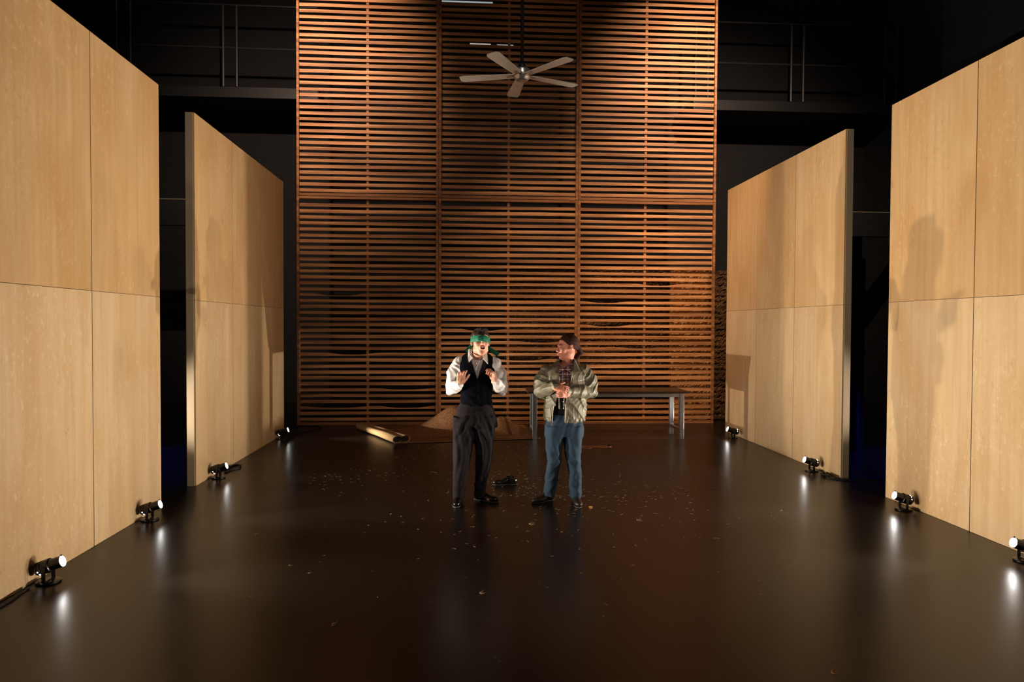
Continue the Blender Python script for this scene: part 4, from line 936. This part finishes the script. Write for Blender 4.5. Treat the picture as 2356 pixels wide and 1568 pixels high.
scatter(120, .8, 10.0, 1.4, .7, .008, .03); scatter(90, .8, 6.6, 1.3, .6, .008, .04); scatter(50, .5, 5.0, 1.6, .8, .006, .03); scatter(90, 1.6, 12.3, 1.6, .12, .01, .04); scatter(60, 1.0, 7.2, .35, .25, .01, .045)
tag(b.build('straw_bits', M['straw'], fix=False), 'fine straw bits scattered over the dark stage floor', 'straw', kind='stuff')
for i, (x, y, L, a, lab, m, n) in enumerate([
    (-.46, 8.63, .12, -.5, 'long pale straw stalk on the floor behind the blindfolded man', 'straw', 2), (.58, 6.30, .06, .4, 'forked straw piece on the floor in front of the two people, below the loose shoe', 'straw', 5),
    (1.24, 6.84, .045, 0, 'small yellow straw tuft beside the shoes of the person in the jacket', 'leaf', 12), (.09, 4.69, .05, .1, 'pale straw piece alone on the floor nearest the middle foreground', 'straw', 5),
    (-.83, 4.24, .04, .1, 'pale straw piece on the left foreground floor', 'straw', 4), (.03, 6.24, .05, 0, 'straw piece on the floor in front of the blindfolded man', 'straw', 2),
    (2.15, 5.8, .06, -.1, 'curved straw piece on the floor at right, toward the front lamps', 'straw', 2), (1.95, 3.5, .04, 0, 'greenish straw piece at the bottom right edge of the floor', 'leaf', 4),
    (-1.87, 6.12, .05, .0, 'pale straw piece on the left floor level with the gap lamp', 'straw', 3), (1.62, 6.38, .07, .6, 'branched straw piece on the floor right of the yellow tuft', 'straw', 5)]):
    b = MB(); rs2 = random.Random(i)
    P0 = Vector((x, y, .002))
    for k in range(n): blade_prism(b, x, y, L * rs2.uniform(.6, 1), a + (k - n / 2) * (2.4 / max(n, 1)) * (1 if n > 2 else .2), .0018, .001 + .0012 * k, rs2.uniform(-.2, .2))
    tag(b.build('straw_piece', M[m], fix=False), lab, 'straw')

# ================================================================== DARK BACKSTAGE
def pipe(x, y, z0, z1, rad, label):
    b = MB(); b.tube([(x, y, z0), (x, y, z1)], rad, 20); o = b.build('vertical_pipe', M['iron'], smooth=True); tag(o, label, 'pipe')
    for k in range(1, 4):
        zz = z0 + (z1 - z0) * k / 4; b = MB(); b.lathe([(rad, -.04), (rad + .015, -.035), (rad + .015, .035), (rad, .04)], 20, Matrix.Translation((x, y, zz))); b.build('collar', M['iron'], o, smooth=True)
pipe(5.80, 9.9, 0, 3.2, .09, 'thick dark vertical pipe in the gap between the right flats')
pipe(6.02, 10.1, 0, 2.9, .055, 'thinner dark vertical pipe right of the thick one, between the right flats')
pipe(-4.83, 10.6, 0, 3.0, .05, 'dark vertical pipe in the gap between the left flats')
def railing(x0, x1, y, label):
    root = empty('catwalk', (0, y, 0), 0, label, 'catwalk')
    b = MB(); b.box((x0, 0, 6.68), (x1, 1.6, 6.90)); b.build('deck_beam', M['black'], root)
    for z in (7.72, 8.62): b = MB(); b.tube([(x0, 0, z), (x1, 0, z)], .025, 8); b.build('rail', M['iron'], root, smooth=True)
    x = x0 + .05; k = 0
    while x < x1:
        b = MB(); b.tube([(x, 0, 6.9), (x, 0, 8.62)], .03, 8); b.build('post', M['iron'], root, smooth=True); x += (1.9 if k % 2 else .28); k += 1
railing(-9.6, -3.2, 15.0, 'dark catwalk with railings high up left of the slatted wall')
railing(5.0, 9.9, 15.0, 'dark catwalk with railings high up right of the slatted wall')
def strip(x, y, z, L, m, lab, name='strip_light'):
    root = empty(name, (x, y, z), 0, lab, 'light')
    b = MB(); b.box((0, 0, .03), (L, .06, .07)); b.build('housing', M['iron'], root)
    b = MB(); b.tube([(.02, .03, .015), (L - .02, .03, .015)], .014, 8); b.build('tube', M[m], root, smooth=True)
    for xx in (.05, L - .05): b = MB(); b.tube([(xx, .03, .07), (xx, .03, 12 - z)], .006, 6); b.build('hanger', M['iron'], root)
strip(-.7, 15.0, 8.86, 1.25, 'strip', 'cool white strip light glimpsed behind the top slats, upper middle')
strip(.02, 15.3, 8.08, .5, 'stripw', 'small work light glimpsed behind the slats, just left of the fan rod')
strip(.62, 15.3, 8.07, .4, 'stripw', 'tiny work light glimpsed behind the slats at the fan rod')
strip(1.3, 15.0, 8.80, 1.1, 'stripw', 'dim warm strip light glimpsed behind the top right slats')
# thin ledges on the back of the house, seen in the gaps between the flats
for x0, x1, y, z, lab in ((-6.4, -4.6, 14.0, 4.32, 'thin horizontal ledge pipe high in the gap between the left flats'), (7.4, 9.4, 14.0, 4.28, 'pale-topped horizontal ledge in the gap between the right flats')):
    root = empty('wall_ledge', (x0, y, z), 0, lab, 'ledge')
    b = MB(); b.box((0, 0, -.5), (x1 - x0, .15, 0)); b.build('fascia', M['wall'], root); b = MB(); b.box((0, -.01, 0), (x1 - x0, .16, .015)); b.build('lip', M['tape'], root)
    for xx in (.02, x1 - x0 - .1): b = MB(); b.box((xx, .02, -z), (xx + .08, .12, -.5)); b.build('post', M['wall'], root)
